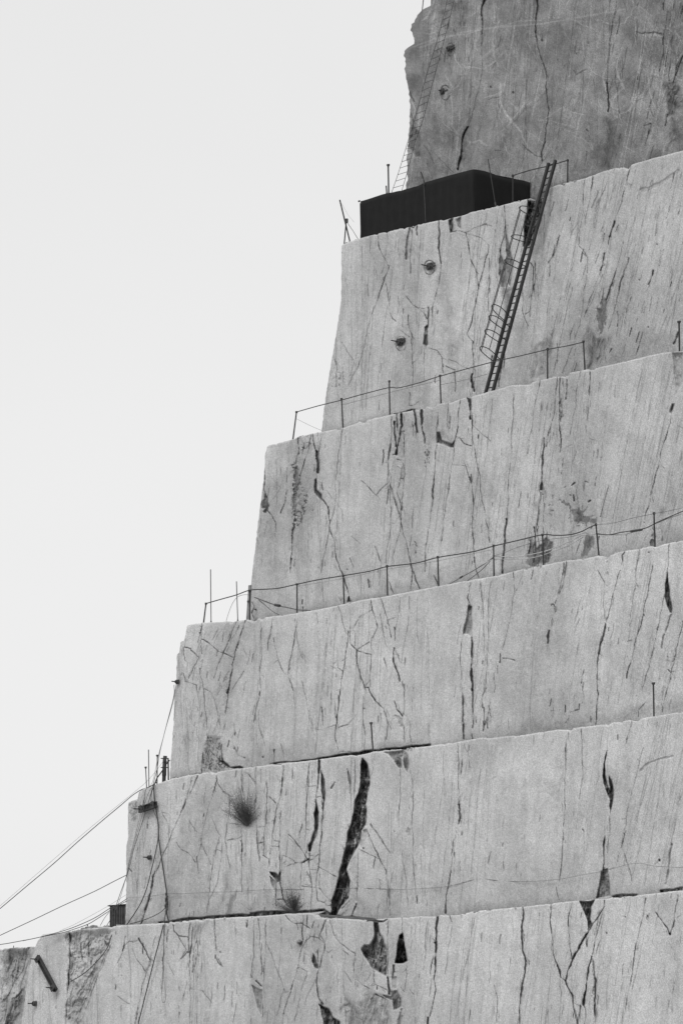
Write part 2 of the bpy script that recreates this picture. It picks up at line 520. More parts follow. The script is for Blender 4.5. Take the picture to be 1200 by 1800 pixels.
'H': '''2.2 .6 195 185 180 270 160 360 ; 1.4 .5 160 360 145 480 115 620
2 .5 205 350 190 450
3 .6 315 170 312 230 300 350 280 480
2.5 .7 275 490 250 590 240 660 ; 4 .65 225 600 215 720 ; 5 .6 215 720 210 850 205 960 ; O 6 .8 212 995
2.2 .6 200 980 185 1100 170 1220 150 1380 150 1500
1.5 .5 225 950 222 1200 220 1270
2.5 .75 335 170 335 420 337 560 335 700
P .5 .1 2 335 330 350 350 350 480 338 500
5 .5 385 190 385 270 375 330 ; 3 .4 355 180 365 300
1.4 .5 480 130 450 270 430 440 405 580 ; 2.5 .6 545 120 545 230 540 300 ; 1.7 .5 540 300 530 440 520 560
P .4 0 4 520 370 550 360 535 440 525 440
1.6 .5 725 230 722 310 ; 1.4 .4 575 690 560 800
1.4 .4 340 690 430 640 ; 2 .5 325 810 320 860
4 .6 415 935 440 915 ; 3 .6 515 905 535 915 ; 4 .6 535 1050 550 1040 ; 4 .6 430 1000 435 1040 ; 3 .5 365 950 375 940 ; 3 .5 405 1000 412 1005
P .62 0 3 310 1020 380 1050 430 1090 480 1090 520 1150 580 1160 600 1150 590 1195 480 1200 430 1170 420 1110 370 1070
1.8 .4 490 1100 510 860 ; 1.8 .4 490 1100 525 1000 ; 1.6 .35 470 1100 450 960 ; 1.6 .4 500 1120 530 1080 ; 1.6 .3 495 1000 505 840 ; 2 .4 430 1170 425 1250
S 40 .5 400 1100 610 1150 600 1230 420 1230
2 .6 680 930 650 1040 620 1150
2 .75 1120 430 1090 560 1040 720 1010 850 980 970
2.5 .7 980 970 970 1050 940 1120 930 1180 ; O 12 .6 928 1192 ; 1.4 .5 985 980 990 1050
P .22 .15 4 1122 0 1200 0 1200 200 1165 260 1150 300 1145 180 1135 60
P .6 .2 3 1125 360 1140 360 1120 430 1105 425
1.4 .4 1170 520 1150 640 ; 1.4 .4 970 1240 940 1290 900 1400 ; 1.3 .35 1190 690 1185 760 ; 1.3 .35 1160 510 1200 530
P .66 .1 4 110 1400 130 1300 160 1380 200 1350 240 1300 290 1340 260 1480 100 1500
4 .8 155 1230 165 1330 150 1500 ; 2.4 .7 175 1240 190 1380 185 1500 ; 2 .6 215 1300 225 1480 ; 2 .6 265 1330 255 1470 ; 3 .7 130 1320 120 1400 ; 2 .6 245 1260 235 1470
P .58 .03 4 520 1270 570 1300 560 1370 520 1440 480 1430 500 1360 ; 2 .5 480 1320 430 1450
P .55 .1 3 1000 1230 1002 1360 968 1360 985 1300 ; P .3 0 5 1030 1080 1085 1080 1060 1120 1030 1150
1.4 .4 800 1280 800 1370 ; 2 .5 1050 1240 1053 1320
P .1 0 18 780 700 840 700 850 1130 810 1130
P .3 .05 5 150 1060 185 1060 175 1110 160 1090 ; S 20 .45 260 990 290 1000 280 1230 260 1220
P .07 0 30 520 380 700 500 820 700 800 850 640 800 500 620
P .14 0 16 280 1440 520 1420 620 1400 900 1340 1200 1290 1200 1320 900 1380 620 1430 300 1490
1.3 .4 460 650 420 770 ; 1.3 .35 600 620 540 600 ; 1.3 .35 755 780 770 850''',
'I': '''1.7 .6 305 60 290 130 295 200 300 320
2.2 .65 295 200 370 245 430 300 550 350
3 .6 580 60 540 150 500 260 460 350 420 440 395 520 ; 2 .5 600 90 570 160 ; 1.5 .5 560 170 500 300
2.5 .7 655 40 610 180 570 300 548 400 ; 5 .6 545 410 530 530 510 640 ; 3 .5 510 640 500 740 490 800
1.7 .5 530 450 470 550 430 650 ; 1.5 .5 640 460 590 540 530 650
2 .6 155 265 210 280 ; 2 .6 210 290 270 345 ; 1.4 .5 150 270 165 380 ; 1.4 .5 275 350 230 430 190 520 ; 3 .6 285 440 285 490
1.6 .55 285 490 310 590 320 690 335 830 340 900 345 1000
1.5 .5 150 480 165 545 255 575 270 680 280 760
1.5 .45 310 600 370 630 400 690 430 800 430 860 390 970
1.5 .4 450 800 440 860 450 940
1.6 .5 785 110 785 260 775 400 775 600 ; 3 .6 770 630 768 660 ; 1.5 .5 768 660 740 770 720 880 ; 1.6 .5 765 770 765 920 800 1040 ; 2.5 .6 805 1040 808 1065
2.2 .55 870 40 855 140 835 230 830 300 ; 1.5 .5 880 190 910 340 940 430 980 490
1.6 .6 1075 30 1050 170 1020 350 1000 500 ; 1.8 .6 1000 510 1040 620 ; 1.2 .4 1040 620 1060 760
1.6 .5 1055 40 1065 140 1110 350 ; 1.3 .4 1110 540 1150 720 1180 870 1200 950
1.3 .3 180 900 215 885 255 920 265 1000 230 1035 185 1010 178 930
P .28 .12 5 345 990 450 1010 460 1180 520 1240 420 1290 290 1290 320 1130
S 170 .75 345 990 450 1010 460 1180 520 1240 420 1290 290 1290 320 1130
3 .7 345 990 345 1060 ; 3 .6 360 1100 450 1190 530 1250 ; 4 .7 460 1060 465 1180 ; 6 .7 470 1200 530 1245 630 1245 ; 4 .6 310 1130 295 1290 ; 3 .6 350 1000 380 1060 350 1120 330 1200
1.6 .5 490 880 460 980 ; 1.4 .4 560 1070 590 1140 640 1160 ; 2 .3 560 880 560 980
3 .7 885 1100 885 1215 ; 1.6 .5 940 1050 970 1210 ; O 12 .5 645 1165 795 1160 560 1090
2 .4 435 110 380 210 ; 2 .4 460 120 400 230 ; 1.4 .3 600 200 660 330 ; 1.3 .35 200 860 210 800 230 760
S 50 .35 470 500 530 500 510 800 480 830
3 .5 40 1340 200 1315 290 1290
P .15 0 16 520 1240 700 1100 960 1080 1190 1130 1190 1180 740 1230
@4
1.6 .6 625 1250 630 1460 ; 1.7 .6 635 1280 680 1300 720 1360 735 1360 ; 1.4 .4 735 1240 735 1470
1.8 .6 960 1225 950 1400 930 1470 ; 1.5 .5 1170 1220 1150 1470 ; 2 .6 415 1310 430 1370 470 1430 520 1470
2.2 .6 265 1310 240 1390 200 1450 ; 1.5 .5 410 1370 390 1460 ; 1.5 .5 1035 1230 1035 1330 ; 1.4 .4 825 1340 830 1440 ; 1.4 .4 215 1320 205 1400''',
'J': '''2 .7 330 320 325 430 305 560 290 650 ; 2.4 .75 290 650 270 790 250 950 235 1080 225 1180 250 1280 ; 1.8 .6 290 650 250 620 245 550 ; 1.3 .4 245 550 210 590
1.7 .6 235 1080 190 1095 ; 1.6 .6 245 1110 330 1080 395 1000
3 .6 340 410 400 475 ; 1.6 .5 345 320 345 400 ; 1.6 .55 370 310 385 330 385 440 ; 2 .6 400 475 450 440 500 410 ; 2.2 .6 400 475 440 490 515 510
2 .7 400 475 400 560 430 680 455 750 465 795 ; 1.6 .6 465 780 500 780 ; 3.2 .75 495 780 520 840 550 885 ; 1.7 .6 550 885 620 950 640 1020 680 1120
1.9 .7 515 70 525 140 550 220 570 290 ; 1.4 .5 570 290 520 380 515 600 510 770 ; 1.5 .5 525 145 430 200 370 300 ; O 8 .6 420 210
1.4 .4 250 120 280 220 320 350 ; 1.3 .4 345 110 345 300
1.9 .6 585 30 630 160 650 240 680 370 ; 1.5 .5 590 180 610 300 630 410 645 450 ; 1.5 .5 620 540 650 650
1.6 .5 755 50 735 220 710 340 ; 3.5 .8 705 460 700 580 ; 3 .75 700 580 730 650 750 725 ; 1.4 .5 710 470 750 570 ; 1.4 .5 770 720 790 800 780 1000
1.4 .4 825 40 820 220 790 400 760 580 ; 1.3 .3 890 50 885 200 900 400 ; 1.4 .4 655 230 715 210
3.2 .7 705 890 725 960 770 1010 ; P .35 .08 4 700 1010 770 1020 780 1080 780 1140 740 1060 ; 1.6 .5 785 1100 790 1220 ; 1.4 .45 830 1050 840 1220
1.5 .5 455 850 460 1100 460 1300 ; 1.5 .5 640 980 650 1080 640 1200 ; 2.2 .5 575 1010 575 1060 ; 1.3 .4 10 960 45 1110 120 1125
1.6 .5 250 1310 290 1295 400 1305
P .85 .5 2 -300 1400 60 1362 200 1335 420 1306 600 1280 830 1252 1000 1238 1000 1250 830 1285 600 1310 400 1340 200 1360 60 1380
P .3 .05 8 560 1280 640 1262 850 1236 840 1262 600 1292
O 9 .5 460 950 640 1270
@4
P .55 .2 3 620 1305 800 1285 825 1400 810 1465 790 1430 780 1340 760 1350 765 1430 740 1430 700 1370 660 1320''',
'K': '''2.5 .75 250 225 235 290 220 380 235 430 ; P .4 .25 2 230 440 260 460 265 750 230 715 180 710 215 560 ; 3 .8 228 400 255 460
4 .9 258 740 258 900 250 1040 265 1180 270 1300 ; 6 .9 256 1040 266 1240 ; 3 .8 270 1300 270 1420 275 1500 265 1590 ; 3 .6 260 1650 265 1690
1.7 .55 165 780 150 900 165 1080 170 1250 180 1400 185 1560 ; 3 .7 175 1290 180 1480 ; 4 .7 180 1560 185 1690 ; 1.6 .4 180 710 165 780
1.5 .5 340 220 360 420 370 700 370 900 ; 1.5 .5 440 220 415 500 410 800 395 1080 370 1240 ; 2 .5 405 900 400 1000
3 .6 390 1220 360 1290 358 1400 ; 3 .65 370 1400 362 1620 ; 2 .6 410 1480 405 1590 ; 2 .5 340 230 338 290
4 .7 525 900 520 980 ; 3 .6 500 1010 498 1080 ; 2 .6 465 1080 475 1190 465 1260 ; 2.2 .5 430 1350 420 1400 440 1490
1.6 .5 640 130 650 250 660 320 635 440 610 600 580 720 540 860 ; 2.5 .5 600 630 590 700 ; 2 .45 740 110 700 240 670 310
P .2 0 6 690 120 740 120 700 250 670 300 650 200
3 .55 1115 50 1100 180 1070 310 1035 430 ; 3 .5 1140 50 1110 260 1070 350 ; S 20 .6 1010 410 1080 430 1050 520 1010 500
2 .6 1005 560 1000 640 ; 5 .55 980 680 970 800 ; 2.5 .4 970 800 960 880
3 .5 550 940 660 958 ; 1.6 .4 600 1500 605 1600 ; O 8 .4 765 690 505 1575 730 875
1.6 .45 990 1430 1080 1420 ; 1.6 .45 1015 1400 1012 1490 ; 2.5 .6 1128 1380 1128 1440 ; O 7 .6 1130 1470 1130 1500 ; 2 .5 1160 1500 1130 1540
P .28 0 18 380 1660 800 1570 1160 1500 1160 1610 850 1640 390 1690
P .06 0 25 600 750 1165 500 1165 1500 820 1550 780 1150 680 1020
3 .6 390 1660 405 1690 ; 1.3 .4 240 380 245 300''',
'L': '''2.6 .7 590 150 565 180 570 235 555 265 ; 2 .6 550 310 520 400 480 550 450 680 430 770 ; O 10 .8 428 768 ; 3.5 .75 430 740 415 820 390 930 360 1050
2 .65 360 1050 350 1200 355 1400 340 1550 330 1680 ; O 7 .7 352 1330 333 1555 350 1135 357 1275
1.8 .5 350 310 410 420 ; 1.3 .4 415 430 400 600 410 740 ; S 10 .5 420 300 450 300 440 350 425 340 ; O 9 .5 430 505 435 235 435 450
1.5 .5 720 120 690 280 685 420 ; 2.2 .6 685 420 705 460 ; 1.5 .5 685 440 660 560 635 720
1.7 .6 835 270 810 400 790 520 750 700 ; 2.3 .7 755 700 730 800 690 900 660 1050 630 1150 605 1260 ; 1.3 .4 720 750 700 850
1.6 .5 980 80 975 200 965 300
P .9 .4 2 963 300 970 400 985 540 1005 640 1000 690 985 680 955 600 940 540 945 440
1.8 .6 935 540 900 700 870 850 850 950 ; 5 .4 1000 700 970 800 930 900 915 1000 ; 1.6 .5 850 950 830 1050 780 1220 740 1370 ; O 8 .6 855 915
1.8 .6 1100 760 1070 880 1040 1000 1000 1180 960 1360 920 1560 ; 3 .65 1025 1070 1010 1120 ; 3 .7 965 1185 995 1215 ; O 7 .6 945 1343 895 1265 965 1070 ; O 9 .6 1097 762
O 12 .6 798 155
1.4 .4 210 550 180 650 140 790 ; 2 .4 190 740 150 860
1.7 .5 215 1330 225 1430 220 1480 ; 2.2 .6 190 1490 188 1535 150 1545 ; 3 .7 290 1600 290 1650
2 .5 710 1600 710 1540 760 1485 ; P .22 0 8 600 1540 700 1480 820 1560 830 1590 620 1640 ; P .25 0 10 860 1540 930 1510 1100 1470 1100 1550 870 1590
2.2 .45 925 1360 910 1500 ; O 6 .5 610 1070 690 1415 793 1060 760 710
P .25 0 14 0 1640 320 1610 640 1560 840 1520 830 1600 330 1680 0 1720
@4
1.5 .5 95 1740 90 1800 ; 1.5 .5 205 1710 210 1800 ; 1.9 .6 650 1640 630 1730 605 1800 ; 1.5 .4 800 1620 780 1700''',
'M': '''2.5 .6 655 30 620 110 595 170 ; 3.5 .55 560 220 520 330 ; 1.7 .5 610 60 570 200 ; 1.7 .5 520 330 480 420 430 540 400 610 ; 2.2 .55 400 620 350 720 310 830 ; 4 .6 300 830 275 950 250 1060 215 1160 180 1280
1.7 .6 820 60 780 200 740 330 710 450 690 590 650 720 ; O 8 .6 738 330 840 290 840 540 655 740 ; 1.7 .5 650 700 670 850 ; 1.5 .5 690 600 770 770
1.8 .6 820 70 880 160 930 190 ; 1.5 .5 925 190 930 300 890 560 ; 1.4 .4 890 560 930 790
1.6 .5 480 580 520 640 580 670 640 750 ; 1.4 .4 590 400 640 480 690 520 ; 1.4 .4 350 310 400 400 ; 1.4 .4 770 350 820 480 860 540
1.7 .5 840 540 810 650 790 740 770 880 760 1000 ; 1.4 .4 860 540 850 750 830 900 790 1000 740 1120 735 1230
1.6 .5 1030 460 1030 600 ; 4 .7 1028 570 1033 660 ; 2 .65 1033 660 1030 800 1035 1000 ; 1.5 .5 1035 530 980 555 910 565 ; 1.6 .5 1155 380 1160 520 1180 740 ; 2 .6 1160 590 1200 580
P .3 0 6 935 800 925 870 900 990 860 1120 820 1170 850 1040 900 900
P .45 0 4 985 960 1000 980 960 1100 935 1210 890 1180 930 1060
P .18 0 10 630 1150 740 1110 720 1200 640 1210
1.4 .4 1030 1100 1100 1150 ; 1.5 .5 245 370 235 470 ; 3 .6 238 430 234 465 ; 1.3 .3 235 470 200 660
1.4 .4 160 830 150 1040 130 1150 ; 2 .5 75 800 105 830 ; S 50 .35 80 240 160 240 140 400 100 400
P .75 .3 2 330 1257 700 1217 1190 1185 1200 1215 700 1245 340 1275
1.4 .4 1040 0 1040 180 ; 1.4 .4 1145 0 1150 360 ; 1.4 .35 490 100 480 240 ; 1.4 .4 370 330 430 350 420 500 ; 1.3 .35 560 480 600 600 ; 1.3 .35 410 420 410 520
P .14 0 16 420 1180 700 1140 1190 1080 1190 1190 700 1220 420 1250
1.3 .35 930 420 1010 430 1160 455 ; 1.3 .35 720 960 760 975 ; 1.3 .35 820 640 860 660
@5
1.9 .6 800 1240 805 1340''',
'N': '''1.6 .55 45 130 42 260 45 420 ; 1.5 .5 50 620 60 740 75 830 ; 1.4 .4 85 150 85 260 ; 1.6 .5 130 240 135 400 125 600 110 700 105 850 ; 2.2 .65 105 850 150 880 ; 1.7 .6 150 880 145 960
2 .65 270 125 255 270 235 400 205 510 190 620 175 740 160 840 ; 2.5 .6 205 500 185 660 ; 1.6 .5 250 490 240 650 230 770
2.2 .65 230 770 240 830 235 1000 ; 1.8 .6 255 850 250 980 235 1030 ; 1.7 .6 175 775 230 780 ; 1.5 .5 190 730 235 735 ; 1.6 .5 70 755 110 738 ; 1.5 .5 60 620 120 615 ; 1.4 .4 130 590 190 565 ; 2 .6 155 375 205 425 ; 1.7 .6 20 225 35 250
P .85 .3 2 155 985 200 990 230 1015 242 985 250 1060 220 1070 190 1030 ; P .5 .15 2 160 1020 215 1070 215 1160 190 1130 165 1060 ; 2.8 .75 240 1060 265 1200 300 1260 ; 1.6 .6 210 1090 210 1260 ; 1.6 .6 210 1207 270 1205
1.6 .6 480 100 470 270 455 450 450 630 ; 1.4 .4 450 640 440 750 ; 1.6 .6 470 293 530 285 ; 1.6 .5 450 635 480 645
5 .85 560 85 555 180 ; 2.4 .75 555 150 550 250 530 370 525 420
P .65 .25 2 565 150 590 200 605 260 608 350 600 420 585 380 575 330 575 230
2 .7 600 380 590 500 575 620 565 760 560 850 555 940
P .85 .4 2 530 400 545 460 555 500 550 620 540 690 510 750 490 820 475 820 470 770 490 740 520 650 515 520 530 460
1.9 .6 530 380 560 370 580 375 585 440
2.2 .7 480 830 475 900 480 960 490 1050 490 1300 ; 2 .65 555 940 540 1000 530 1120 545 1220 600 1235 ; 1.4 .5 560 1000 560 1100
2.2 .65 310 680 380 760 440 840 460 880 ; 4 .7 435 905 470 880 ; 1.7 .6 550 840 520 870 480 890 ; 1.6 .5 490 850 520 860 ; 2 .6 360 910 415 910 440 905
1.6 .5 260 845 350 890 370 915 300 935 ; 1.6 .5 260 920 290 895 ; 1.6 .5 415 910 415 960 405 1100 ; 2 .6 420 1098 470 1105 525 1110
2 .65 550 940 620 980 690 1020 ; 2 .65 560 1115 600 1170 640 1210 670 1220 ; 1.7 .6 600 1225 630 1215 660 1230 650 1255 620 1255 600 1225
2.5 .5 420 600 400 660 ; 2 .45 410 640 395 690 ; 2 .45 410 685 400 710 ; 1.6 .5 480 960 530 965 ; 1.6 .5 460 980 490 1040
P .6 .15 2 785 145 800 180 815 240 815 320 808 350 800 260 788 190 ; 3.5 .5 685 255 655 305
P .66 .8 2 910 60 950 110 970 210 970 260 935 440 945 490 935 600 900 650 890 740 840 830 800 910 780 960 810 1060 795 1200 740 1260 700 1340 650 1340 660 1230 680 1170 715 1040 745 900 790 660 840 480 850 400 875 350 895 120
S 110 -.45 900 150 950 200 900 600 860 760 800 760 850 450
1.5 -.5 870 500 930 620 ; 1.5 -.4 880 380 920 300 ; 1.5 -.4 820 640 860 760 ; 1.5 -.4 770 780 830 700
1.5 .5 850 60 845 150 840 380 ; 1.4 .4 1005 30 980 200
P .25 .15 3 905 640 945 640 940 700 900 790 890 740 ; 1.7 .6 945 650 965 690 ; 2 .6 960 690 1000 780 1050 890 1100 980 ; O 9 .6 1005 790 1050 885 915 790 1052 1050 1170 655
1.5 .5 975 590 1050 700 1130 820 ; 1.7 .5 1100 980 1120 1140 1130 1280 1135 1340 ; 1.5 .4 880 800 990 850 1040 880 ; 1.5 .5 870 820 870 1000 860 1200 ; 3.5 .8 860 1240 820 1360
P .14 .05 4 810 900 860 860 875 1100 855 1240 820 1350 740 1340 800 1220 800 1160 815 1060
2.2 .6 740 1280 800 1220 ; 2.2 .6 740 770 760 800 ; 1.5 .4 660 880 660 940 ; 2 .5 1052 1060 1050 1130
P .8 .4 2 535 1350 620 1300 650 1320 740 1345 900 1358 720 1376 530 1372
P .2 0 10 930 1230 1000 1320 1100 1350 900 1350 860 1260 ; 2 .5 790 600 800 620
P .75 .3 2 0 1318 300 1303 600 1285 620 1305 300 1325 0 1355
1.4 .4 240 500 245 700 ; 1.4 .4 340 150 340 230 ; 2 .4 220 200 225 240''',
'Q': '''2.2 .6 408 15 410 150 412 230 ; O 4 .7 408 45 410 157 ; 4 .75 413 230 412 298 ; 1.5 .5 405 310 400 350 ; 2.7 .65 395 350 385 450 375 520 ; 4 .75 375 520 368 560 366 612
1.4 .4 450 20 450 100 ; O 4 .5 450 98 ; 1.4 .4 430 15 450 60
1.5 .5 205 60 200 300 ; 1.5 .5 240 110 250 150 248 300 255 480 265 570 ; 3 .6 265 550 265 578 ; 1.4 .4 215 390 235 600 ; P .4 .05 2 230 310 245 320 245 345 225 325
1.7 .55 790 0 788 70 783 200 778 350 772 450 765 500 ; O 4 .6 788 68 779 352
1.4 .45 845 0 848 100 835 210 ; 1.4 .4 850 320 850 400 ; O 4 .6 848 318
P .9 .35 2 933 40 925 90 928 130 938 170 945 180 940 130 950 145 957 180 950 235 944 260 944 210 930 180 918 130 922 90
1.6 .5 905 110 900 150 ; 1.7 .5 944 260 935 400 ; 4 .8 927 340 922 400 920 470 ; P .55 .3 2 912 465 935 455 940 490 945 550 895 560 905 520 ; 3 .7 918 470 925 450
1.5 .45 1060 30 1020 180 1000 300 985 370 ; 2.5 .55 1000 320 985 375 ; 1.5 .45 985 375 1000 420 1020 500 ; 1.4 .4 985 375 970 430
6 .18 1050 110 1080 85 1120 70 1160 60
1.4 .4 1190 200 1170 320 1155 400 ; 5 .4 1160 370 1150 450 1140 510 ; O 6 .6 1117 425 ; 1.4 .4 1115 430 1100 440
3 .35 525 395 515 440 ; 2 .4 755 520 765 565 ; 2 .6 130 490 138 510 ; 1.5 .4 155 470 165 600 ; 1.4 .4 100 300 150 370 170 400
P .7 .2 2 950 552 1000 545 1040 545 1040 552 960 562 ; P .7 .2 2 1120 530 1200 520 1200 534 1120 540
1.3 .3 280 400 285 580 ; 1.3 .3 360 40 362 200 ; 1.3 .25 290 180 292 560 ; 1.3 .3 185 320 180 400
P .12 0 12 60 560 260 600 460 590 700 570 900 550 900 575 460 608 260 625 60 625''',
'R': '''5 .75 75 135 70 240 65 330 60 430 ; 2.5 .6 60 430 65 480 50 560 30 620 ; O 8 .7 63 255
4 .85 465 92 462 200 465 290 480 340 ; 3.5 .7 478 340 465 440 450 560 452 626
2.2 .55 595 80 590 150 605 300 625 360 ; 4 .75 625 360 640 415 ; 2 .6 640 415 660 430
2 .6 690 70 675 130 675 200 690 320
P .85 .4 2 725 65 795 60 780 90 775 150 785 170 765 200 765 170 745 110
5 .8 785 170 765 210 720 290 695 330 ; 3 .7 840 90 785 170 ; 4 .75 695 330 670 390 662 430 ; 3.5 .8 662 430 695 500 700 560 715 626 ; 2 .6 690 580 705 600 ; 2 .6 760 230 758 265
2.4 .65 840 60 815 180 785 310 ; 5 .85 782 320 765 400 745 540 ; 4 .8 785 330 800 430 800 600 ; P .5 .1 3 785 325 800 420 808 600 790 640 792 430 ; 2.5 .7 745 540 755 570 745 640 ; 3 .7 730 545 715 640
2.2 .55 1030 50 1000 200 970 360 945 500 920 620 ; 1.5 .4 1045 120 1000 330 950 560
2.7 .6 1075 115 1130 190 1140 220 1155 180 1175 60 ; O 12 .7 1140 215
1.7 .5 335 450 350 520 345 620 ; 1.5 .4 250 130 220 300 190 430 ; 1.6 .4 30 160 10 380 ; 3.5 .35 365 220 360 260 ; 1.5 .4 635 420 635 620
2 .5 130 130 140 160 ; P .25 0 8 860 280 880 320 860 360 850 320 ; O 5 .6 925 135 935 136 850 210 835 350
P .15 0 14 1140 260 1180 260 1170 560 1140 560 ; 2 .4 1160 430 1150 580 ; 2 .4 1135 250 1160 300
3.5 .3 280 210 275 250 ; 1.4 .35 140 180 110 400 ; O 4 .4 305 118 350 360 75 595
P .6 .1 2 170 120 180 118 190 135 ; 1.3 .35 700 530 735 550
1.3 .3 420 110 400 400 ; 1.3 .3 860 400 850 560 ; 1.3 .3 1090 80 1060 260''',
'P': '''P .6 .5 3 485 110 520 110 535 200 560 240 605 350 605 500 590 580 530 545 470 510 420 430 375 350 400 310 450 310 490 240
1.5 -.4 430 410 500 440 ; 1.5 -.5 490 300 500 360 ; 1.5 -.4 460 400 480 480 ; 1.5 -.4 510 400 530 430
P .95 .9 2 710 225 737 205 755 320 780 450 740 470 670 465 690 340
2.2 .65 730 70 737 210 ; 1.6 .5 610 100 610 350 605 500 615 640 620 700
4 .6 660 490 650 590 ; P .4 .15 3 640 590 685 590 680 690 645 710
P .6 .3 3 630 715 690 710 725 780 730 850 660 880 650 800 ; 3 .75 500 740 600 790 ; P .8 .2 2 560 750 640 765 640 795 600 780
P .38 .12 6 440 700 490 740 620 790 650 870 640 1060 250 1060 250 860 200 920 190 890 240 820 240 760 290 800 340 860 400 730
S 60 .4 200 850 340 860 400 730 600 790 400 1000 250 1000
2 .6 370 650 440 690 ; 1.6 .5 410 630 460 560 ; 1.7 .5 480 520 490 650 ; 1.7 .5 460 670 500 655 600 700 ; 5 .75 605 590 612 660 620 740
2.4 .7 95 90 130 210 185 290 260 350 320 385 ; 1.6 .5 320 385 310 500 305 600 370 640
2.4 .7 60 90 30 180 10 220 ; 2.4 .7 10 220 50 290 50 360 20 460 5 520 ; 1.5 .5 65 130 70 240 50 290 ; 1.4 .4 50 360 90 375 120 350
P .85 .5 2 5 830 40 850 90 870 130 950 185 980 190 1040 60 1040 30 940 ; 2.7 .7 0 780 40 830
1.6 .5 775 480 770 600 755 700 ; 1.6 .5 780 500 740 550 660 545 ; 1.8 .5 720 680 750 720
P .5 .1 3 730 880 740 880 720 1040 690 1040 ; 1.4 .4 805 80 805 380 ; 1.3 .3 960 90 940 400 ; 1.4 .3 930 820 935 1000
P .4 .05 3 590 125 610 125 600 150 ; 5 .6 960 950 950 1030 ; 1.6 .4 800 700 840 750 ; O 12 .6 135 218
1.4 .4 200 520 290 640 ; 4 .7 430 98 560 105 600 85 ; 1.4 .35 850 90 860 300 ; 1.3 .3 1150 100 1120 300''',
'U': '''1.6 .5 100 100 105 200 110 250 ; 1.5 .5 120 290 135 320
1.6 .55 290 100 290 280 275 380 ; 1.7 .55 310 95 320 250 325 370 ; 1.7 .55 350 100 340 300 335 500 325 600
P .42 .15 2 280 415 330 440 325 560 300 490 ; 4 .6 300 395 325 420
1.5 .45 350 220 390 320 440 450 ; 1.6 .5 435 430 400 560
2.4 .65 440 80 480 120 525 120 ; 2 .65 525 80 525 200 ; 2 .6 545 80 545 140 ; 2.2 .6 495 120 500 150 ; 2.2 .65 525 125 560 145
2 .6 590 90 555 190 540 200 515 250 500 330 470 430 440 520 425 600 ; 1.8 .6 555 180 600 190 630 220 ; 1.8 .6 640 90 605 170 600 190
1.7 .55 500 330 545 350 ; 1.7 .5 545 350 510 470 480 590 ; 1.4 .4 590 380 540 480 515 590 ; 2.4 .65 595 250 600 340 590 400 600 480 615 510
P .8 .3 2 575 265 590 300 600 340 580 330 568 300
2 .6 15 190 20 260 5 330 ; P .3 0 5 0 120 70 110 30 180 20 160 ; 1.4 .3 0 435 50 450
O 6 .6 520 445 500 320 ; 1.3 .35 200 100 200 160 ; 1.3 .3 160 400 230 460''',
'O': '''2.2 .6 430 200 420 270 ; 3.5 .65 420 270 410 310 ; 1.6 .4 410 310 370 400 ; 1.8 .6 420 270 460 235 490 245 530 225 ; 3 .7 530 215 570 280 600 350 615 375
1.6 .5 615 375 600 430 580 465 520 380 480 290
1.7 .5 660 200 620 370 590 470 550 620 520 760 500 857 ; 3 .6 525 740 510 830
3 .5 730 100 722 300 715 450 ; 3 .5 755 150 740 240 ; 1.5 .4 715 450 705 560 705 640
2.5 .65 920 100 905 220 915 330 908 430 ; 1.6 .5 910 430 915 600 915 850 ; 3 .55 940 130 930 250 920 330 ; 3 .55 970 200 960 250 940 370 935 470 ; P .35 .03 5 940 110 1040 90 990 170 960 250 940 200
S 20 .4 940 200 990 200 970 470 930 470
2 .6 790 110 795 160 830 195 900 205 ; 1.6 .5 830 200 890 300 835 385 ; 2 .6 900 310 850 370 ; 1.7 .5 895 540 865 660
1.8 .5 1100 80 1110 200 1115 300 ; 1.6 .5 1120 370 1130 400 1165 430 ; 1.6 .4 920 595 1010 605 1080 700 ; O 9 .5 1145 320 400 495 900 320
1.5 .4 370 650 440 700 490 725 ; 1.5 .4 750 400 800 500
P .12 .3 6 0 172 340 160 300 290 240 450 200 560 150 700 100 880 0 880
P .26 .25 4 330 190 300 290 240 440 190 570 130 700 95 880 20 880 60 700 150 560 220 400 270 280
P .12 .12 4 20 190 60 185 100 230 110 350 30 360 ; 3.5 .5 90 210 110 380 ; 5 .45 150 180 155 350 ; 2 .5 40 360 100 355
4 .7 10 180 10 260 15 330 5 460 ; 2.5 .7 5 460 0 560
S 30 .3 20 600 200 450 240 450 120 800 20 850
S 40 .35 200 180 330 180 240 420 200 400
2 .5 240 190 290 260 ; 2 .4 160 500 60 700 20 850 ; 2 .5 300 300 200 560 100 840 ; 2 .5 260 300 150 600 60 840 ; 2 .4 40 560 10 700''',
'S': '''1.6 .5 365 1000 355 1100 350 1230 ; 1.5 .4 345 820 365 870
1.7 .5 560 830 500 960 430 1080 380 1180 ; 1.7 .5 580 850 540 960 480 1060 430 1180 410 1260
1.6 .4 300 1100 295 1180 ; 1.4 .3 230 1080 225 1150
@6
P .16 .3 8 40 880 170 860 150 960 120 1060 60 1130 20 1300 -40 1300 30 1080
P .3 .3 6 150 960 120 1060 60 1130 30 1300 90 1300 130 1150
S 60 .3 0 870 170 860 100 1120 0 1150
2 .5 160 870 120 980 60 1080 0 1180 ; 2 .5 100 880 80 960 30 1060 ; 2 .5 150 930 110 1060 80 1200 ; 3 .5 20 1000 10 1100 ; 2 .4 60 900 20 1000 0 1080 ; 2 .5 130 880 90 1000 40 1120 20 1250'''}
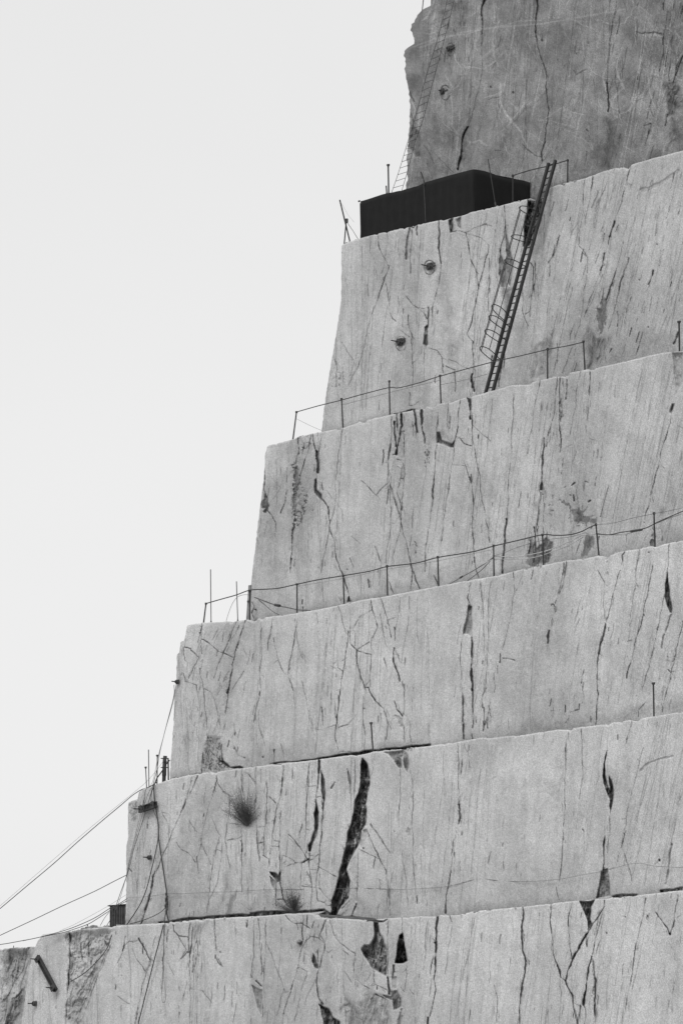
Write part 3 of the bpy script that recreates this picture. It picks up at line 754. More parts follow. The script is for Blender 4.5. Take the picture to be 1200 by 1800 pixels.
# ------------------------------------------------------------------ rock terraces
TOPS = {
0: [(760, -900), (2400, -900)],
1: [(600, 432), (604, 428), (615, 424), (635, 418), (668, 409), (676, 408), (680, 409), (684, 406), (700, 403), (707, 401), (710, 403), (714, 400), (740, 394), (762, 389), (775, 386), (779, 388), (790, 384), (800, 381), (815, 378), (826, 373), (880, 361), (926, 349), (933, 349), (936, 352), (950, 350), (957, 344), (962, 334), (967, 329), (975, 326), (1028, 313), (1060, 301), (1073, 297), (1097, 294), (1101, 298), (1104, 297), (1108, 291), (1112, 288), (1150, 277), (1200, 264), (2400, -75)],
2: [(470, 785), (472, 783), (475, 782), (505, 775), (518, 771), (527, 767), (549, 762), (565, 759), (603, 752), (632, 742), (651, 736.5), (687, 729), (730, 720), (742, 719), (751, 713.6), (756, 717), (760, 717.5), (769, 711), (778, 708), (787, 707), (792, 709), (797, 706), (819, 698), (825.5, 700), (830, 697), (850, 691), (875, 684), (900, 677), (932, 676), (935, 672), (960, 666), (977, 662), (999, 661), (1001, 655), (1034, 649), (1038, 652), (1042, 648), (1100, 635), (1150, 622.5), (1172, 619), (1184, 618), (1200, 617), (2400, 340)],
3: [(329, 1100), (334, 1098), (353, 1095), (415, 1092), (438, 1089), (495, 1082), (538, 1075), (556, 1072), (587, 1066), (640, 1054), (682, 1048), (693, 1045.5), (738, 1036.5), (815, 1022), (825, 1021), (831, 1019), (875, 1012), (918, 1000.5), (960, 992.5), (992, 986), (1030, 982), (1055, 976), (1062, 979), (1070, 977.5), (1085, 971), (1097, 969), (1125, 965), (1145, 960), (1151, 962), (1170, 956), (1200, 950), (2400, 745)],
4: [(226, 1411), (232, 1408), (242, 1405), (244, 1393), (252, 1387), (272, 1380), (299, 1370), (353, 1359.5), (372, 1358), (378, 1363), (383, 1357), (450, 1347.6), (540, 1338), (616, 1328), (627, 1329), (657, 1321.7), (720, 1316), (800, 1305.5), (831, 1300), (852, 1296), (856, 1299), (880, 1296), (903, 1293.5), (906, 1296), (909, 1294), (940, 1289), (980, 1283), (998, 1283), (1002, 1287), (1008, 1280), (1044, 1276), (1065, 1274), (1068, 1276), (1076, 1271), (1110, 1266), (1140, 1261), (1200, 1251), (2400, 1090)],
5: [(62, 1665), (66, 1655), (75, 1643), (107, 1640), (125, 1639), (153, 1633), (187, 1630), (197, 1631), (205, 1628), (222, 1627), (293, 1623), (356, 1616), (458, 1611), (505, 1607), (542, 1605.6), (550, 1607), (556, 1614), (596, 1614.7), (644, 1618), (667, 1616), (684, 1615), (740, 1611.6), (768, 1612), (774, 1609), (800, 1610), (836, 1602), (920, 1594.5), (1004, 1585), (1058, 1581), (1116, 1575), (1150, 1571), (1200, 1565.7), (2400, 1470)],
6: [(-420, 1700), (-100, 1674), (0, 1669), (30, 1666), (60, 1665), (140, 1664)]}
LEFTS = {
0: [(-900, 760), (-60, 760), (0, 760), (15, 758), (18, 748), (21, 741), (28, 733), (42, 727), (43, 723), (55, 722), (68, 727), (78, 728), (84, 718), (88, 711), (95, 710), (130, 713), (160, 718), (190, 721), (210, 720), (225, 719), (250, 717), (275, 715), (300, 716), (335, 714), (400, 712)],
1: [(430, 600), (500, 600), (530, 599), (570, 594), (605, 588), (650, 580), (700, 572), (757, 565), (800, 559)],
2: [(784, 470), (800, 466), (840, 464), (890, 457), (960, 449), (1020, 442), (1088, 438), (1130, 434)],
3: [(1100, 329), (1113, 327), (1126, 324), (1130, 317), (1148, 315), (1152, 311), (1200, 310), (1219, 306), (1275, 305), (1340, 300), (1370, 298.5), (1420, 296)],
4: [(1410, 226), (1440, 225), (1470, 225), (1490, 222), (1560, 222), (1620, 220.5), (1680, 220)],
5: [(1665, 62), (1700, 52), (1750, 45), (1800, 38), (2090, -10)],
6: [(1700, -420), (2090, -440)]}
BOTS = {0: 1, 1: 2, 2: 3, 3: 4, 4: 5}

def vnoise(x, y, seed):
    """smooth value noise in 2-D"""
    r = np.random.RandomState(seed).rand(256, 256)
    xi = np.floor(x).astype(int); yi = np.floor(y).astype(int)
    fx, fy = x - xi, y - yi
    fx = fx * fx * (3 - 2 * fx); fy = fy * fy * (3 - 2 * fy)
    a = r[yi % 256, xi % 256]; b = r[yi % 256, (xi + 1) % 256]
    c = r[(yi + 1) % 256, xi % 256]; d = r[(yi + 1) % 256, (xi + 1) % 256]
    return (a * (1 - fx) + b * fx) * (1 - fy) + (c * (1 - fx) + d * fx) * fy - 0.5
def fbm(x, y, seed, octv=4, gain=0.5):
    s = 0; a = 1.0
    for o in range(octv):
        s = s + a * vnoise(x * 2 ** o + 17.3 * o, y * 2 ** o + 5.1 * o, seed + o); a *= gain
    return s

def wobble(pts, rng, amp=0.16, step=3.0):
    """fractal jitter so that a surveyed joint breaks like stone"""
    out = [pts[0]]
    for a, b in zip(pts[:-1], pts[1:]):
        seg = [a, b]; L = math.hypot(b[0] - a[0], b[1] - a[1]); k = amp
        while L > step:
            n = [seg[0]]
            for p, q in zip(seg[:-1], seg[1:]):
                dx, dy = q[0] - p[0], q[1] - p[1]
                d = rng.uniform(-1, 1) * k
                lim = min(1.6, 0.35 + 0.05 * L); d = max(-lim, min(lim, d * math.hypot(dx, dy))) / max(1e-6, math.hypot(dx, dy))
                n += [((p[0] + q[0]) / 2 - dy * d, (p[1] + q[1]) / 2 + dx * d), q]
            seg = n; L /= 2; k *= 0.9
        out += seg[1:]
    return out

class Face:
    def __init__(s, idx, mat, seed, step=1.2):
        s.idx, s.mat, s.seed = idx, mat, seed
        top = np.array(TOPS[idx]); left = np.array(LEFTS[idx])
        xs_end = 140 if idx == 6 else 2400
        x0 = left[:, 1].min()
        fine_end = min(xs_end, 1214)
        yl0 = float(np.interp(max(x0, top[0, 0]), top[:, 0], top[:, 1]))
        s.cols = None
        ybot = (lambda x: np.full_like(x, 2072.0)) if idx in (5, 6) else (lambda x: np.interp(x, *np.array(TOPS[BOTS[idx]]).T) + 40)
        if idx == 0: y_top_fn = lambda x: np.full_like(x, -420.0)
        else: y_top_fn = lambda x: np.interp(x, top[:, 0], top[:, 1])
        h = float(np.max(ybot(np.array([900.0 if idx != 6 else 30])) - y_top_fn(np.array([900.0 if idx != 6 else 30]))))
        nr = int(h / step)
        t = np.linspace(0, 1, nr)
        if idx == 0:      # fewer rows above the frame
            t = np.concatenate([np.linspace(0, .50, 30)[:-1], np.linspace(.50, 1, int(h * .5 / step))])
        if idx in (5, 6):
            v = (1815 - 1640) / 440.0
            t = np.concatenate([np.linspace(0, v, int(190 / step)), np.linspace(v, 1, 40)[1:]])
        nr = len(t)
        nf = int((fine_end - x0) / step)
        sx = np.linspace(0, 1, nf)
        yL = y_top_fn(np.array([left[0, 1]]))[0]; yB = ybot(np.array([left[-1, 1]]))[0]
        if idx == 0: yL = -420.0
        yy = yL + (yB - yL) * t
        xl = np.interp(yy, left[:, 0], left[:, 1])
        jit = fbm(yy / 6.0, yy * 0 + 3, seed + 50, 3) * (1.0 if idx not in (0, 6) else 2.6)
        xl = xl + jit
        X = xl[:, None] + (fine_end - xl)[:, None] * sx[None, :]
        if xs_end > 1300:
            ex = np.geomspace(3, xs_end - fine_end, 70) + fine_end
            X = np.concatenate([X, np.repeat(ex[None, :], nr, 0)], 1)
        edge = fbm(X[0] / 5.0, X[0] * 0, seed + 60, 3) * 1.5
        chips = np.clip(fbm(X / 11.0, X * 0 + 9, seed + 61, 2) - 0.33, 0, 1) * 16
        YT = y_top_fn(X); YB = ybot(X)
        YT = YT + fbm(X / 5.0, X * 0, seed + 60, 3) * 0.7 + (chips if idx not in (0,) else 0)
        s.X = X; s.Y = YT + (YB - YT) * t[:, None]
        s.top_gap = s.Y - YT
        s.dirt = np.zeros_like(X); s.dep = np.zeros_like(X); s.lite = np.zeros_like(X)
        s.rng = random.Random(seed)
        s.wn = fbm(X / 7.0, s.Y / 14.0, seed + 70, 3)
        s.wf = fbm(X / 1.6, s.Y / 3.2, seed + 75, 2)
    def window(s, x0, x1, y0, y1, m):
        c = (s.X.max(0) >= x0 - m) & (s.X.min(0) <= x1 + m)
        ci = np.nonzero(c)[0]
        if len(ci) == 0: return None
        a, b = ci[0], ci[-1] + 1
        sub = s.Y[:, a:b]
        r = (sub.max(1) >= y0 - m) & (sub.min(1) <= y1 + m)
        ri = np.nonzero(r)[0]
        if len(ri) == 0: return None
        return slice(ri[0], ri[-1] + 1), slice(a, b)
    def crack(s, w, k, pts, jag=0.055):
        pts = wobble(pts, s.rng, jag)
        ph = s.rng.uniform(0, 99)
        for i, (a, b) in enumerate(zip(pts[:-1], pts[1:])):
            rad = w * 0.5 + 1.3
            win = s.window(min(a[0], b[0]), max(a[0], b[0]), min(a[1], b[1]), max(a[1], b[1]), rad + 1)
            if win is None: continue
            X, Y = s.X[win], s.Y[win]
            dx, dy = b[0] - a[0], b[1] - a[1]; L2 = dx * dx + dy * dy + 1e-9
            t = np.clip(((X - a[0]) * dx + (Y - a[1]) * dy) / L2, 0, 1)
            d = np.hypot(X - a[0] - t * dx, Y - a[1] - t * dy)
            hw = np.maximum(0.22, w * 0.36 * (1 + 1.5 * s.wn[win]))
            v = np.clip(1 - (d - hw * 0.5) / (hw * 0.35 + 0.5), 0, 1)
            v = v * v * (3 - 2 * v)
            kk = min(1.0, abs(k) * (1.5 if w > 1.25 else 1)) * np.clip(1.0 + (0.7 * s.wn[win] + 0.6 * s.wf[win]) * (1.6 if k < 0.45 else 1), 0.15, 1.2)
            if k < 0:
                s.lite[win] = np.maximum(s.lite[win], v * abs(k)); continue
            s.dirt[win] = np.maximum(s.dirt[win], np.minimum(1, v * kk))
            s.dep[win] = np.maximum(s.dep[win], v * (0.004 + 0.032 * max(0, w - 1.9)) * k)
    def patch(s, k, dep, soft, pts):
        sharp = soft <= 4
        p = pts + [pts[0]]
        if sharp: p = wobble(p, s.rng, 0.05, 4.0)
        xs = [q[0] for q in p]; ys = [q[1] for q in p]
        m = soft + 2
        win = s.window(min(xs), max(xs), min(ys), max(ys), m)
        if win is None: return
        X, Y = s.X[win], s.Y[win]
        if not sharp:
            X = X + fbm(X / 14, Y / 22, s.seed + 80, 3) * soft * 1.2; Y = Y + fbm(X / 14 + 40, Y / 22, s.seed + 81, 3) * soft * 1.2
        elif dep < 0.12:
            X = X + fbm(X / 3.5, Y / 6, s.seed + 82, 3) * 4.5; Y = Y + fbm(X / 3.5 + 40, Y / 6, s.seed + 83, 3) * 6
        ins = np.zeros(X.shape, bool); dmin = np.full(X.shape, 1e9)
        for (ax, ay), (bx, by) in zip(p[:-1], p[1:]):
            if ay != by:
                c = ((ay > Y) != (by > Y)) & (X < (bx - ax) * (Y - ay) / (by - ay) + ax)
                ins ^= c
            dx, dy = bx - ax, by - ay; L2 = dx * dx + dy * dy + 1e-9
            t = np.clip(((X - ax) * dx + (Y - ay) * dy) / L2, 0, 1)
            dmin = np.minimum(dmin, np.hypot(X - ax - t * dx, Y - ay - t * dy))
        sd = np.where(ins, dmin, -dmin)
        v = np.clip(0.5 + sd / (2 * max(0.6, soft)) , 0, 1) if not sharp else np.clip(0.5 + sd / max(1.2, soft), 0, 1)
        v = v * v * (3 - 2 * v)
        # broken stone inside: facets and streaks down the dip
        n = fbm((X + Y * 0.25) / 3.0, Y / 9.0, s.seed + 90, 4, 0.6)
        n2 = fbm(X / 9.0, Y / 14.0, s.seed + 95, 3)
        if k < 0:
            s.lite[win] = np.maximum(s.lite[win], v * abs(k)); return
        streak = fbm((X + Y * 0.22) / 1.7, Y / 22.0, s.seed + 97, 3, 0.6)
        if soft > 4: k = min(0.7, k * 1.4)
        elif 0.35 < k < 0.8: k = min(.8, k * 1.12)
        dep *= 0.55
        cn = 0.5 if soft <= 4 else 0.8
        kk = np.clip(k * (1 + cn * (0.5 * n + 0.5 * n2 + 0.8 * streak)), 0, 0.95)
        s.dirt[win] = np.maximum(s.dirt[win], v * kk)  # stains, and in cavities shade painted dark over the carved depth
        if dep > 0:
            if soft > 8: s.dep[win] = np.maximum(s.dep[win], v * dep)
            else:   # broken into steps along the bedding
                stp = np.round((n2 * 2.2 + n * 0.8) * 3) / 3
                s.dep[win] = np.maximum(s.dep[win], v * dep * np.clip(1 + 0.35 * stp + 0.25 * streak, 0.3, 1.8))
    def speck(s, n, k, pts):
        xs = [q[0] for q in pts]; ys = [q[1] for q in pts]; c = 0; tries = 0
        while c < n and tries < n * 20:
            tries += 1
            x, y = s.rng.uniform(min(xs), max(xs)), s.rng.uniform(min(ys), max(ys))
            ins = False
            for (ax, ay), (bx, by) in zip(pts, pts[1:] + pts[:1]):
                if (ay > y) != (by > y) and x < (bx - ax) * (y - ay) / (by - ay) + ax: ins = not ins
            if not ins: continue
            c += 1
            L = s.rng.uniform(0.5, 4.5); a = s.rng.gauss(1.9, 0.7)
            s.crack(s.rng.uniform(1.0, 2.6), k * s.rng.uniform(.6, 1.2), [(x, y), (x + L * math.cos(a), y + L * math.sin(a))])
    def feather(s, w, k, pts):
        """splinters, pits and short echoes that accompany an open joint"""
        r = s.rng
        for a, b in zip(pts[:-1], pts[1:]):
            L = math.hypot(b[0] - a[0], b[1] - a[1])
            if L < 3: continue
            ux, uy = (b[0] - a[0]) / L, (b[1] - a[1]) / L
            for _ in range(int(L / 15 + r.random())):
                t = r.uniform(0, L); o = r.gauss(0, 1.6 + w * .7); x, y = a[0] + ux * t - uy * o, a[1] + uy * t + ux * o
                if r.random() < .22:
                    th = math.atan2(uy, ux) + r.choice([-1, 1]) * r.uniform(.4, 1.3); d = r.uniform(3, 10)
                else: th = math.atan2(uy, ux) + r.gauss(0, .08); d = r.uniform(2, 16)
                s.crack(r.choice([.8, 1.0, 1.4]), k * r.uniform(.35, .8), [(x, y), (x + d * math.cos(th), y + d * math.sin(th))], .08)
    def dashes(s, n, x0, x1, lean, k0=.3, k1=.65, L0=5, L1=34, y0=0.0, y1=1.0):
        r = s.rng
        for i in range(n):
            x = r.uniform(x0, x1); ci = int(np.argmin(abs(s.X[0] - x)))
            yt, yb = s.Y[0, ci], s.Y[-1, ci]; y = yt + (yb - yt) * r.uniform(y0, y1); ln = lean(x, y) + r.gauss(0, .04)
            L = L0 + (L1 - L0) * r.random() ** 2
            s.crack(r.choice([.9, 1.2, 1.2, 1.6, 2.2]), r.uniform(k0, k1), [(x, y), (x - ln * L, y + L)], .06)
    def fine(s, n, lean):
        """natural hairline joints between the surveyed ones, steep, broken into dashes"""
        r = s.rng
        x0, x1 = s.X.min(), min(s.X.max(), 1330)
        for i in range(n):
            x = r.uniform(x0, x1)
            ci = int(np.argmin(abs(s.X[0] - x)))
            yt, yb = s.Y[0, ci], s.Y[-1, ci]
            y = r.uniform(yt - 10, yb); L = r.lognormvariate(3.9, 0.6)
            ln = lean(x, y) + r.gauss(0, 0.05)
            k = r.uniform(0.10, 0.30); w = r.choice([0.7, 0.9, 1.1])
            while L > 0:
                d = min(L, r.uniform(6, 40))
                x2, y2 = x - d * ln, y + d
                s.crack(w, k, [(x, y), (x2, y2)], 0.06)
                gap = r.choice([0, 0, 2, 5, 9])
                x, y = x2 - gap * ln, y2 + gap; L -= d + gap
                ln += r.gauss(0, 0.04)
            if r.random() < 0.16:
                a = r.uniform(-0.9, 0.9); d = r.uniform(8, 30)
                s.crack(1.1, k, [(x, y), (x + d * math.cos(a), y + d * math.sin(a))], 0.2)
    def joint_sets(s, n, lean, k0=0.13, k1=0.34, lite=0.0):
        """bundles of long, nearly parallel hairlines running down most of the face"""
        r = s.rng
        x0, x1 = s.X.min(), min(s.X.max(), 1330)
        for i in range(n):
            x = r.uniform(x0, x1); ci = int(np.argmin(abs(s.X[0] - x)))
            yt, yb = s.Y[0, ci], s.Y[-1, ci]; H = yb - yt
            ln = lean(x, yt) + r.gauss(0, 0.03); y0 = yt + r.choice([-4, -4, r.uniform(0, H * .5)])
            for j in range(r.choice([1, 2, 3, 4])):
                x += r.uniform(2, 11); y = y0 + r.uniform(0, 30); L = r.uniform(.35, 1.0) * H
                k = r.uniform(k0, k1) * (-1 if r.random() < lite else 1); w = r.choice([0.8, 1.0, 1.3]); pts = [(x, y)]
                l2 = ln + r.gauss(0, .012)
                while L > 0:
                    d = r.uniform(18, 60); px, py = pts[-1]; l2 += r.gauss(0, .022)
                    pts.append((px - d * l2, py + d)); L -= d
                s.crack(w, k, pts, 0.03)
    def scratch(s, n, lean):
        """saw and weather streaks: wide, very faint"""
        r = s.rng
        x0, x1 = s.X.min(), min(s.X.max(), 1330)
        for i in range(n):
            x = r.uniform(x0, x1)
            ci = int(np.argmin(abs(s.X[0] - x)))
            y = r.uniform(s.Y[0, ci], s.Y[-1, ci]); L = r.uniform(30, 150); ln = lean(x, y)
            s.crack(r.uniform(3, 9), r.choice([1, 1, -1]) * r.uniform(0.03, 0.10), [(x, y), (x - L * ln, y + L)], 0.04)
    def build(s, name, label, tone, depth=13.0, rough=1.0):
        X, Y = s.X, s.Y
        k = OFF[s.idx]
        base = P(X, Y, k)
        u = base @ DIR; z = base[..., 2]
        relief = (0.16 * fbm(u / 3.1, z / 2.6, s.seed, 3) + 0.035 * fbm(u / 0.5, z / 0.9, s.seed + 5, 3)
                  + 0.010 * fbm(u / 0.09, z / 0.16, s.seed + 9, 2)) * rough
        rim = np.clip(1 - s.top_gap / 2.2, 0, 1) ** 2 * 0.03
        inn = s.dep + rim - relief
        V = P(X, Y, k - inn)
        nr, nc = X.shape
        front = V.reshape(-1, 3)
        # ledge strips behind the top edge and end wall behind the left edge
        rows_back = [0.0, 0.25, 1.2, 3.2, depth]
        topb = [V[0] - NRM * b + np.array([0, 0, -0.015 * i]) for i, b in enumerate(rows_back)]
        leftb = [V[:, 0] - NRM * b + DIR * (min(1.0, b) * 0.25 * fbm(z[:, 0] * 1.3, z[:, 0] * 0 + b, s.seed + 33, 3))[:, None] for b in (0.0, 0.4, 1.6, 4.0, depth)]
        allv = np.concatenate([front] + topb + leftb)
        idx = np.arange(nr * nc).reshape(nr, nc)
        q = [np.stack([idx[:-1, :-1], idx[1:, :-1], idx[1:, 1:], idx[:-1, 1:]], -1).reshape(-1, 4)]
        nq_front = len(q[0])
        off = nr * nc + nc; prev = np.arange(nr * nc, off); nl = 0
        for i in range(1, len(topb)):
            cur = np.arange(off, off + nc); off += nc
            q.append(np.stack([prev[:-1], prev[1:], cur[1:], cur[:-1]], -1)); prev = cur; nl += nc - 1
        prev = np.arange(off, off + nr); off += nr; ne = 0
        for i in range(1, len(leftb)):
            cur = np.arange(off, off + nr); off += nr
            q.append(np.stack([prev[1:], prev[:-1], cur[:-1], cur[1:]], -1)); prev = cur; ne += nr - 1
        q = np.concatenate(q).astype(np.int32)
        me = bpy.data.meshes.new(name)
        org = front.mean(0)
        me.vertices.add(len(allv)); me.vertices.foreach_set('co', (allv - org).astype(np.float32).ravel())
        me.loops.add(len(q) * 4); me.loops.foreach_set('vertex_index', q.ravel())
        me.polygons.add(len(q))
        me.polygons.foreach_set('loop_start', np.arange(0, len(q) * 4, 4, dtype=np.int32))
        me.materials.append(s.mat); me.materials.append(M['ledge'])
        mi = np.zeros(len(q), np.int32); mi[nq_front + (nc - 1):nq_front + nl] = 1
        me.polygons.foreach_set('material_index', mi)
        me.polygons.foreach_set('use_smooth', np.ones(len(q), bool))
        me.update(calc_edges=True)
        ca = me.color_attributes.new('weather', 'FLOAT_COLOR', 'POINT')
        T = tone(X, Y) * (1 + s.lite * (1.5 if s.idx == 0 else 0.9)) * (1 + 0.14 * fbm(X / 60, Y / 80, s.seed + 21, 4) + 0.12 * fbm((X + Y * .12) / 7, Y / 110, s.seed + 22, 4) + 0.06 * s.wf)
        c = np.zeros((len(allv), 4), np.float32); c[:, 3] = 1; c[:, 1] = 0.5
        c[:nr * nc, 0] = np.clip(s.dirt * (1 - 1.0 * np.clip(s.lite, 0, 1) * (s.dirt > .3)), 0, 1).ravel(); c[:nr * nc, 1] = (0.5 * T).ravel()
        ca.data.foreach_set('color', c.ravel())
        o = bpy.data.objects.new(name, me); COL.objects.link(o); o.location = Vector(org)
        tag(o, label, kind='structure')
        return o

faces = {i: Face(i, M['old_rock'] if i == 0 else M['rock'], 100 + 37 * i) for i in range(7)}
def run_feats():
    for t, txt in FEATS.items():
        ox, oy, sc, cur = TILES[t]
        for ln in txt.replace('\n', ';').split(';'):
            w = ln.split()
            if not w: continue
            if w[0][0] == '@': cur = int(w[0][1:]); continue
            F = faces[cur]
            if w[0] in 'PSOR':
                v = [float(a) for a in w[1:]]
                nh = {'P': 3, 'S': 2, 'O': 2, 'R': 2}[w[0]]
                pts = [(ox + v[i] / sc, oy + v[i + 1] / sc) for i in range(nh, len(v) - 1, 2)]
                if w[0] == 'P': F.patch(v[0], v[1], v[2], pts)
                elif w[0] == 'S': F.speck(int(v[0]), v[1], pts)
                elif w[0] == 'O':
                    for (x, y) in pts: F.crack(1.5 * v[0] / sc, v[1] * .9, [(x, y), (x + .3, y + .6)])
                else:
                    rx, ry = v[0] / sc, v[1] / sc
                    (x, y), = pts
                    F.crack(1.5, .6, [(x + rx * math.cos(a / 9 * math.pi), y + ry * math.sin(a / 9 * math.pi)) for a in range(1, 17)], 0.03)
            else:
                v = [float(a) for a in w]
                pts = [(ox + v[i] / sc, oy + v[i + 1] / sc) for i in range(2, len(v) - 1, 2)]
                F.crack(v[0], v[1], pts)
                if v[1] >= .45: F.feather(v[0], v[1], pts)
run_feats()
LEAN = lambda x, y: 0.02 + 0.20 * np.clip((x - 500) / 700, -0.2, 1)
for i, n in {0: 40, 1: 130, 2: 110, 3: 120, 4: 120, 5: 100, 6: 40}.items():
    faces[i].fine(n, LEAN); faces[i].scratch(60, LEAN); faces[i].joint_sets({0: 30, 1: 60, 2: 56, 3: 40, 4: 46, 5: 40, 6: 8}[i], LEAN)
faces[1].dashes(150, 960, 1210, lambda x, y: .27); faces[1].dashes(60, 600, 940, lambda x, y: .1)
faces[2].dashes(60, 900, 1060, lambda x, y: .14); faces[2].dashes(50, 455, 600, lambda x, y: .05); faces[2].dashes(40, 600, 900, lambda x, y: .05)
faces[3].dashes(80, 305, 460, lambda x, y: .22); faces[3].dashes(50, 540, 730, lambda x, y: -.03); faces[3].dashes(70, 800, 1200, lambda x, y: .17)
faces[4].dashes(90, 240, 700, lambda x, y: .14); faces[4].dashes(40, 700, 1200, lambda x, y: .08)
faces[5].dashes(120, 200, 720, lambda x, y: .06, y1=.4); faces[5].dashes(70, 720, 1200, lambda x, y: .14, y1=.4)
faces[0].dashes(150, 1070, 1215, lambda x, y: .24, L1=60); faces[0].dashes(40, 750, 830, lambda x, y: .05, y0=.5, y1=.62); faces[0].dashes(50, 720, 1040, lambda x, y: .15, k1=.45)
for fi, k, pts in ((2, .20, [(500, 775), (560, 765), (555, 900), (530, 990), (505, 960)]), (2, .14, [(455, 850), (500, 850), (490, 1000), (455, 1010)]),
                   (2, .13, [(690, 735), (770, 715), (750, 860), (740, 1010), (700, 1000)]), (2, .12, [(950, 670), (1060, 650), (1040, 900), (960, 930)]),
                   (1, .16, [(700, 405), (725, 400), (735, 560), (760, 720), (690, 730), (705, 560)]), (1, .14, [(1000, 520), (1100, 480), (1080, 640), (960, 670)]),
                   (3, .13, [(350, 1100), (440, 1092), (410, 1260), (380, 1340), (350, 1300)]), (3, .10, [(860, 1020), (1010, 990), (1000, 1160), (880, 1200)]),
                   (4, .12, [(330, 1400), (400, 1370), (360, 1600), (270, 1610)]), (5, .13, [(440, 1620), (560, 1620), (600, 1810), (430, 1810)]), (5, .12, [(620, 1620), (710, 1620), (730, 1810), (600, 1810)])):
    faces[fi].patch(k, 0, 16, pts)
# an uneven hem, coloured darker, at the foot of the walls
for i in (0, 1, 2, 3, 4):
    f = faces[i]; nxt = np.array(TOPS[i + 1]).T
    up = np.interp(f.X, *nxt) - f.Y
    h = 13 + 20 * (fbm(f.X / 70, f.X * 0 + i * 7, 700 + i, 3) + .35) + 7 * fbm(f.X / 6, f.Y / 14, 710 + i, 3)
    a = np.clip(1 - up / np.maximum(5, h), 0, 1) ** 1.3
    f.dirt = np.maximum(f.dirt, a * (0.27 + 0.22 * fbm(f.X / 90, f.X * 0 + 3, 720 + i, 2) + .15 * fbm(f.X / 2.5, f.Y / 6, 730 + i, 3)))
# upper face: an older weathered cut with a slightly proud block on top
F0 = faces[0]
F0.joint_sets(30, lambda x, y: 0.12, .15, .42, 0.45)
F0.patch(.22, 0, 10, [(1080, -20), (1210, -20), (1210, 90), (1150, 120), (1090, 60)])
for _i in range(130):      # web of pale calcite veins
    _r = F0.rng; _x, _y, _a = _r.uniform(715, 1300), _r.uniform(-40, 340), _r.choice([1.75, 1.3, 0.75, 2.2, 1.6]) + _r.gauss(0, .25)
    _p = [(_x, _y)]
    for _j in range(_r.randint(2, 7)):
        _a += _r.gauss(0, .3); _d = _r.uniform(5, 22); _p.append((_p[-1][0] + _d * math.cos(_a), _p[-1][1] + _d * math.sin(_a)))
    F0.crack(_r.choice([1, 1.4, 2, 3]), -_r.uniform(.15, .42), _p, .12)
    if _i % 2: F0.crack(_r.choice([1, 1.4]), _r.uniform(.15, .4), [(q[0] + 3, q[1] + 5) for q in _p], .12)
_line = np.interp(F0.X, [700, 760, 845, 950, 1090, 1200, 2400], [92, 70, 50, 42, 18, -10, -300])
F0.dep += 0.035 * np.clip((_line - F0.Y) / 2, 0, 1) * (F0.X < 1100)
def tone0(X, Y):
    return 1 + 0.42 * fbm(X / 24, Y / 30, 901, 6, 0.65) + 0.10 * np.clip((X - 1060) / 140, 0, 1)
flat = lambda X, Y: np.ones_like(X)
def tone1(X, Y): return 0.90 + 0.10 * np.clip((Y - 380) / 150, 0, 1) * (X < 960) - 0.02 * (X >= 960)
def tone3(X, Y): return 1 - 0.05 * np.clip((X - 860) / 60, 0, 1) * np.clip((1060 - X) / 60, 0, 1)
def tone6(X, Y): return 0.80 + 0.3 * fbm(X / 9, Y / 20, 933, 4)
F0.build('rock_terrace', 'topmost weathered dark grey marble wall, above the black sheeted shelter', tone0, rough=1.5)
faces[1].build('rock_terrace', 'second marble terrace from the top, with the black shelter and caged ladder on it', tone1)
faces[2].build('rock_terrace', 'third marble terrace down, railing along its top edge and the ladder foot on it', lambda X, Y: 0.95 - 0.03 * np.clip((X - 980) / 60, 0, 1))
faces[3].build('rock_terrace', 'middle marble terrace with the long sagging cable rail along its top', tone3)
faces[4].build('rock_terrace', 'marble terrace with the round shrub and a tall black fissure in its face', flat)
faces[5].build('rock_terrace', 'lowest marble terrace with dark cavities and an iron beam at its left end', flat)
faces[6].build('rock_outcrop', 'rough dark broken rock at the bottom left corner', tone6, rough=4.0)
# ------------------------------------------------------------------ the things on the terraces
K = OFF
PX = 1 / 50.0                      # one photograph pixel is about 2 cm up here
def poly3(pts, k): return [P(x, y, k[i] if isinstance(k, (list, tuple)) else k) for i, (x, y) in enumerate(pts)]

def post_mesh(foot, head, r=0.028, cap=True, name='post', parent=None, mat=None, curl=0.0):
    m = MB(); f, h = np.array(foot), np.array(head)
    mid = (f + h) / 2 + np.array([curl, 0, 0])
    m.tube([f, mid, h], [r * 1.1, r, r * 0.95])
    if cap:   # eye at the head of the post
        m.tube([h - np.array([0, 0, .04]), h + np.array([0, 0, .03])], r * 1.7)
    return m.build(name, mat or M['steel'], parent, smooth=False)

def lone_post(foot, head, k, label, r=0.028, name='steel_post', group=None, cap=True, cat='post', mat=None):
    f = P(foot[0], foot[1] + 6, k); h = P(head[0], head[1], k)
    t = empty(name, f); tag(t, label, cat, group)
    d = (h - f) / np.linalg.norm(h - f)
    m = MB(); m.tube([f, (f + h) / 2, h], r); m.build('shaft', mat or M['steel'], t)
    if cap:
        c = MB(); c.tube([h - d * .05, h + d * .02], r * 1.9); c.tube([h - DIR * .07 , h + DIR * .07], r * .8); c.build('head', M['rust'], t)
    else:
        c = MB(); c.tube([f + d * .02, f + d * .16], r * 1.7); c.build('collar', M['rust'], t)
    return t

def railing(label, k, posts, cables, r=0.026, rc=0.013):
    """posts: (foot, head); cables: (points, radius, material, depth offset)"""
    t = empty('cable_railing', P(posts[0][0][0], posts[0][0][1] + 6, k)); tag(t, label, 'railing')
    for f, h in posts:
        p = post_mesh(P(f[0], f[1] + 7, k), P(h[0], h[1], k), r, True, 'post', t)
    for pts, rr, mt, dk in cables:
        m = MB(); m.tube(smooth_path(poly3(pts, k + dk), 5), rr); m.build('cable', mt, t)
    return t

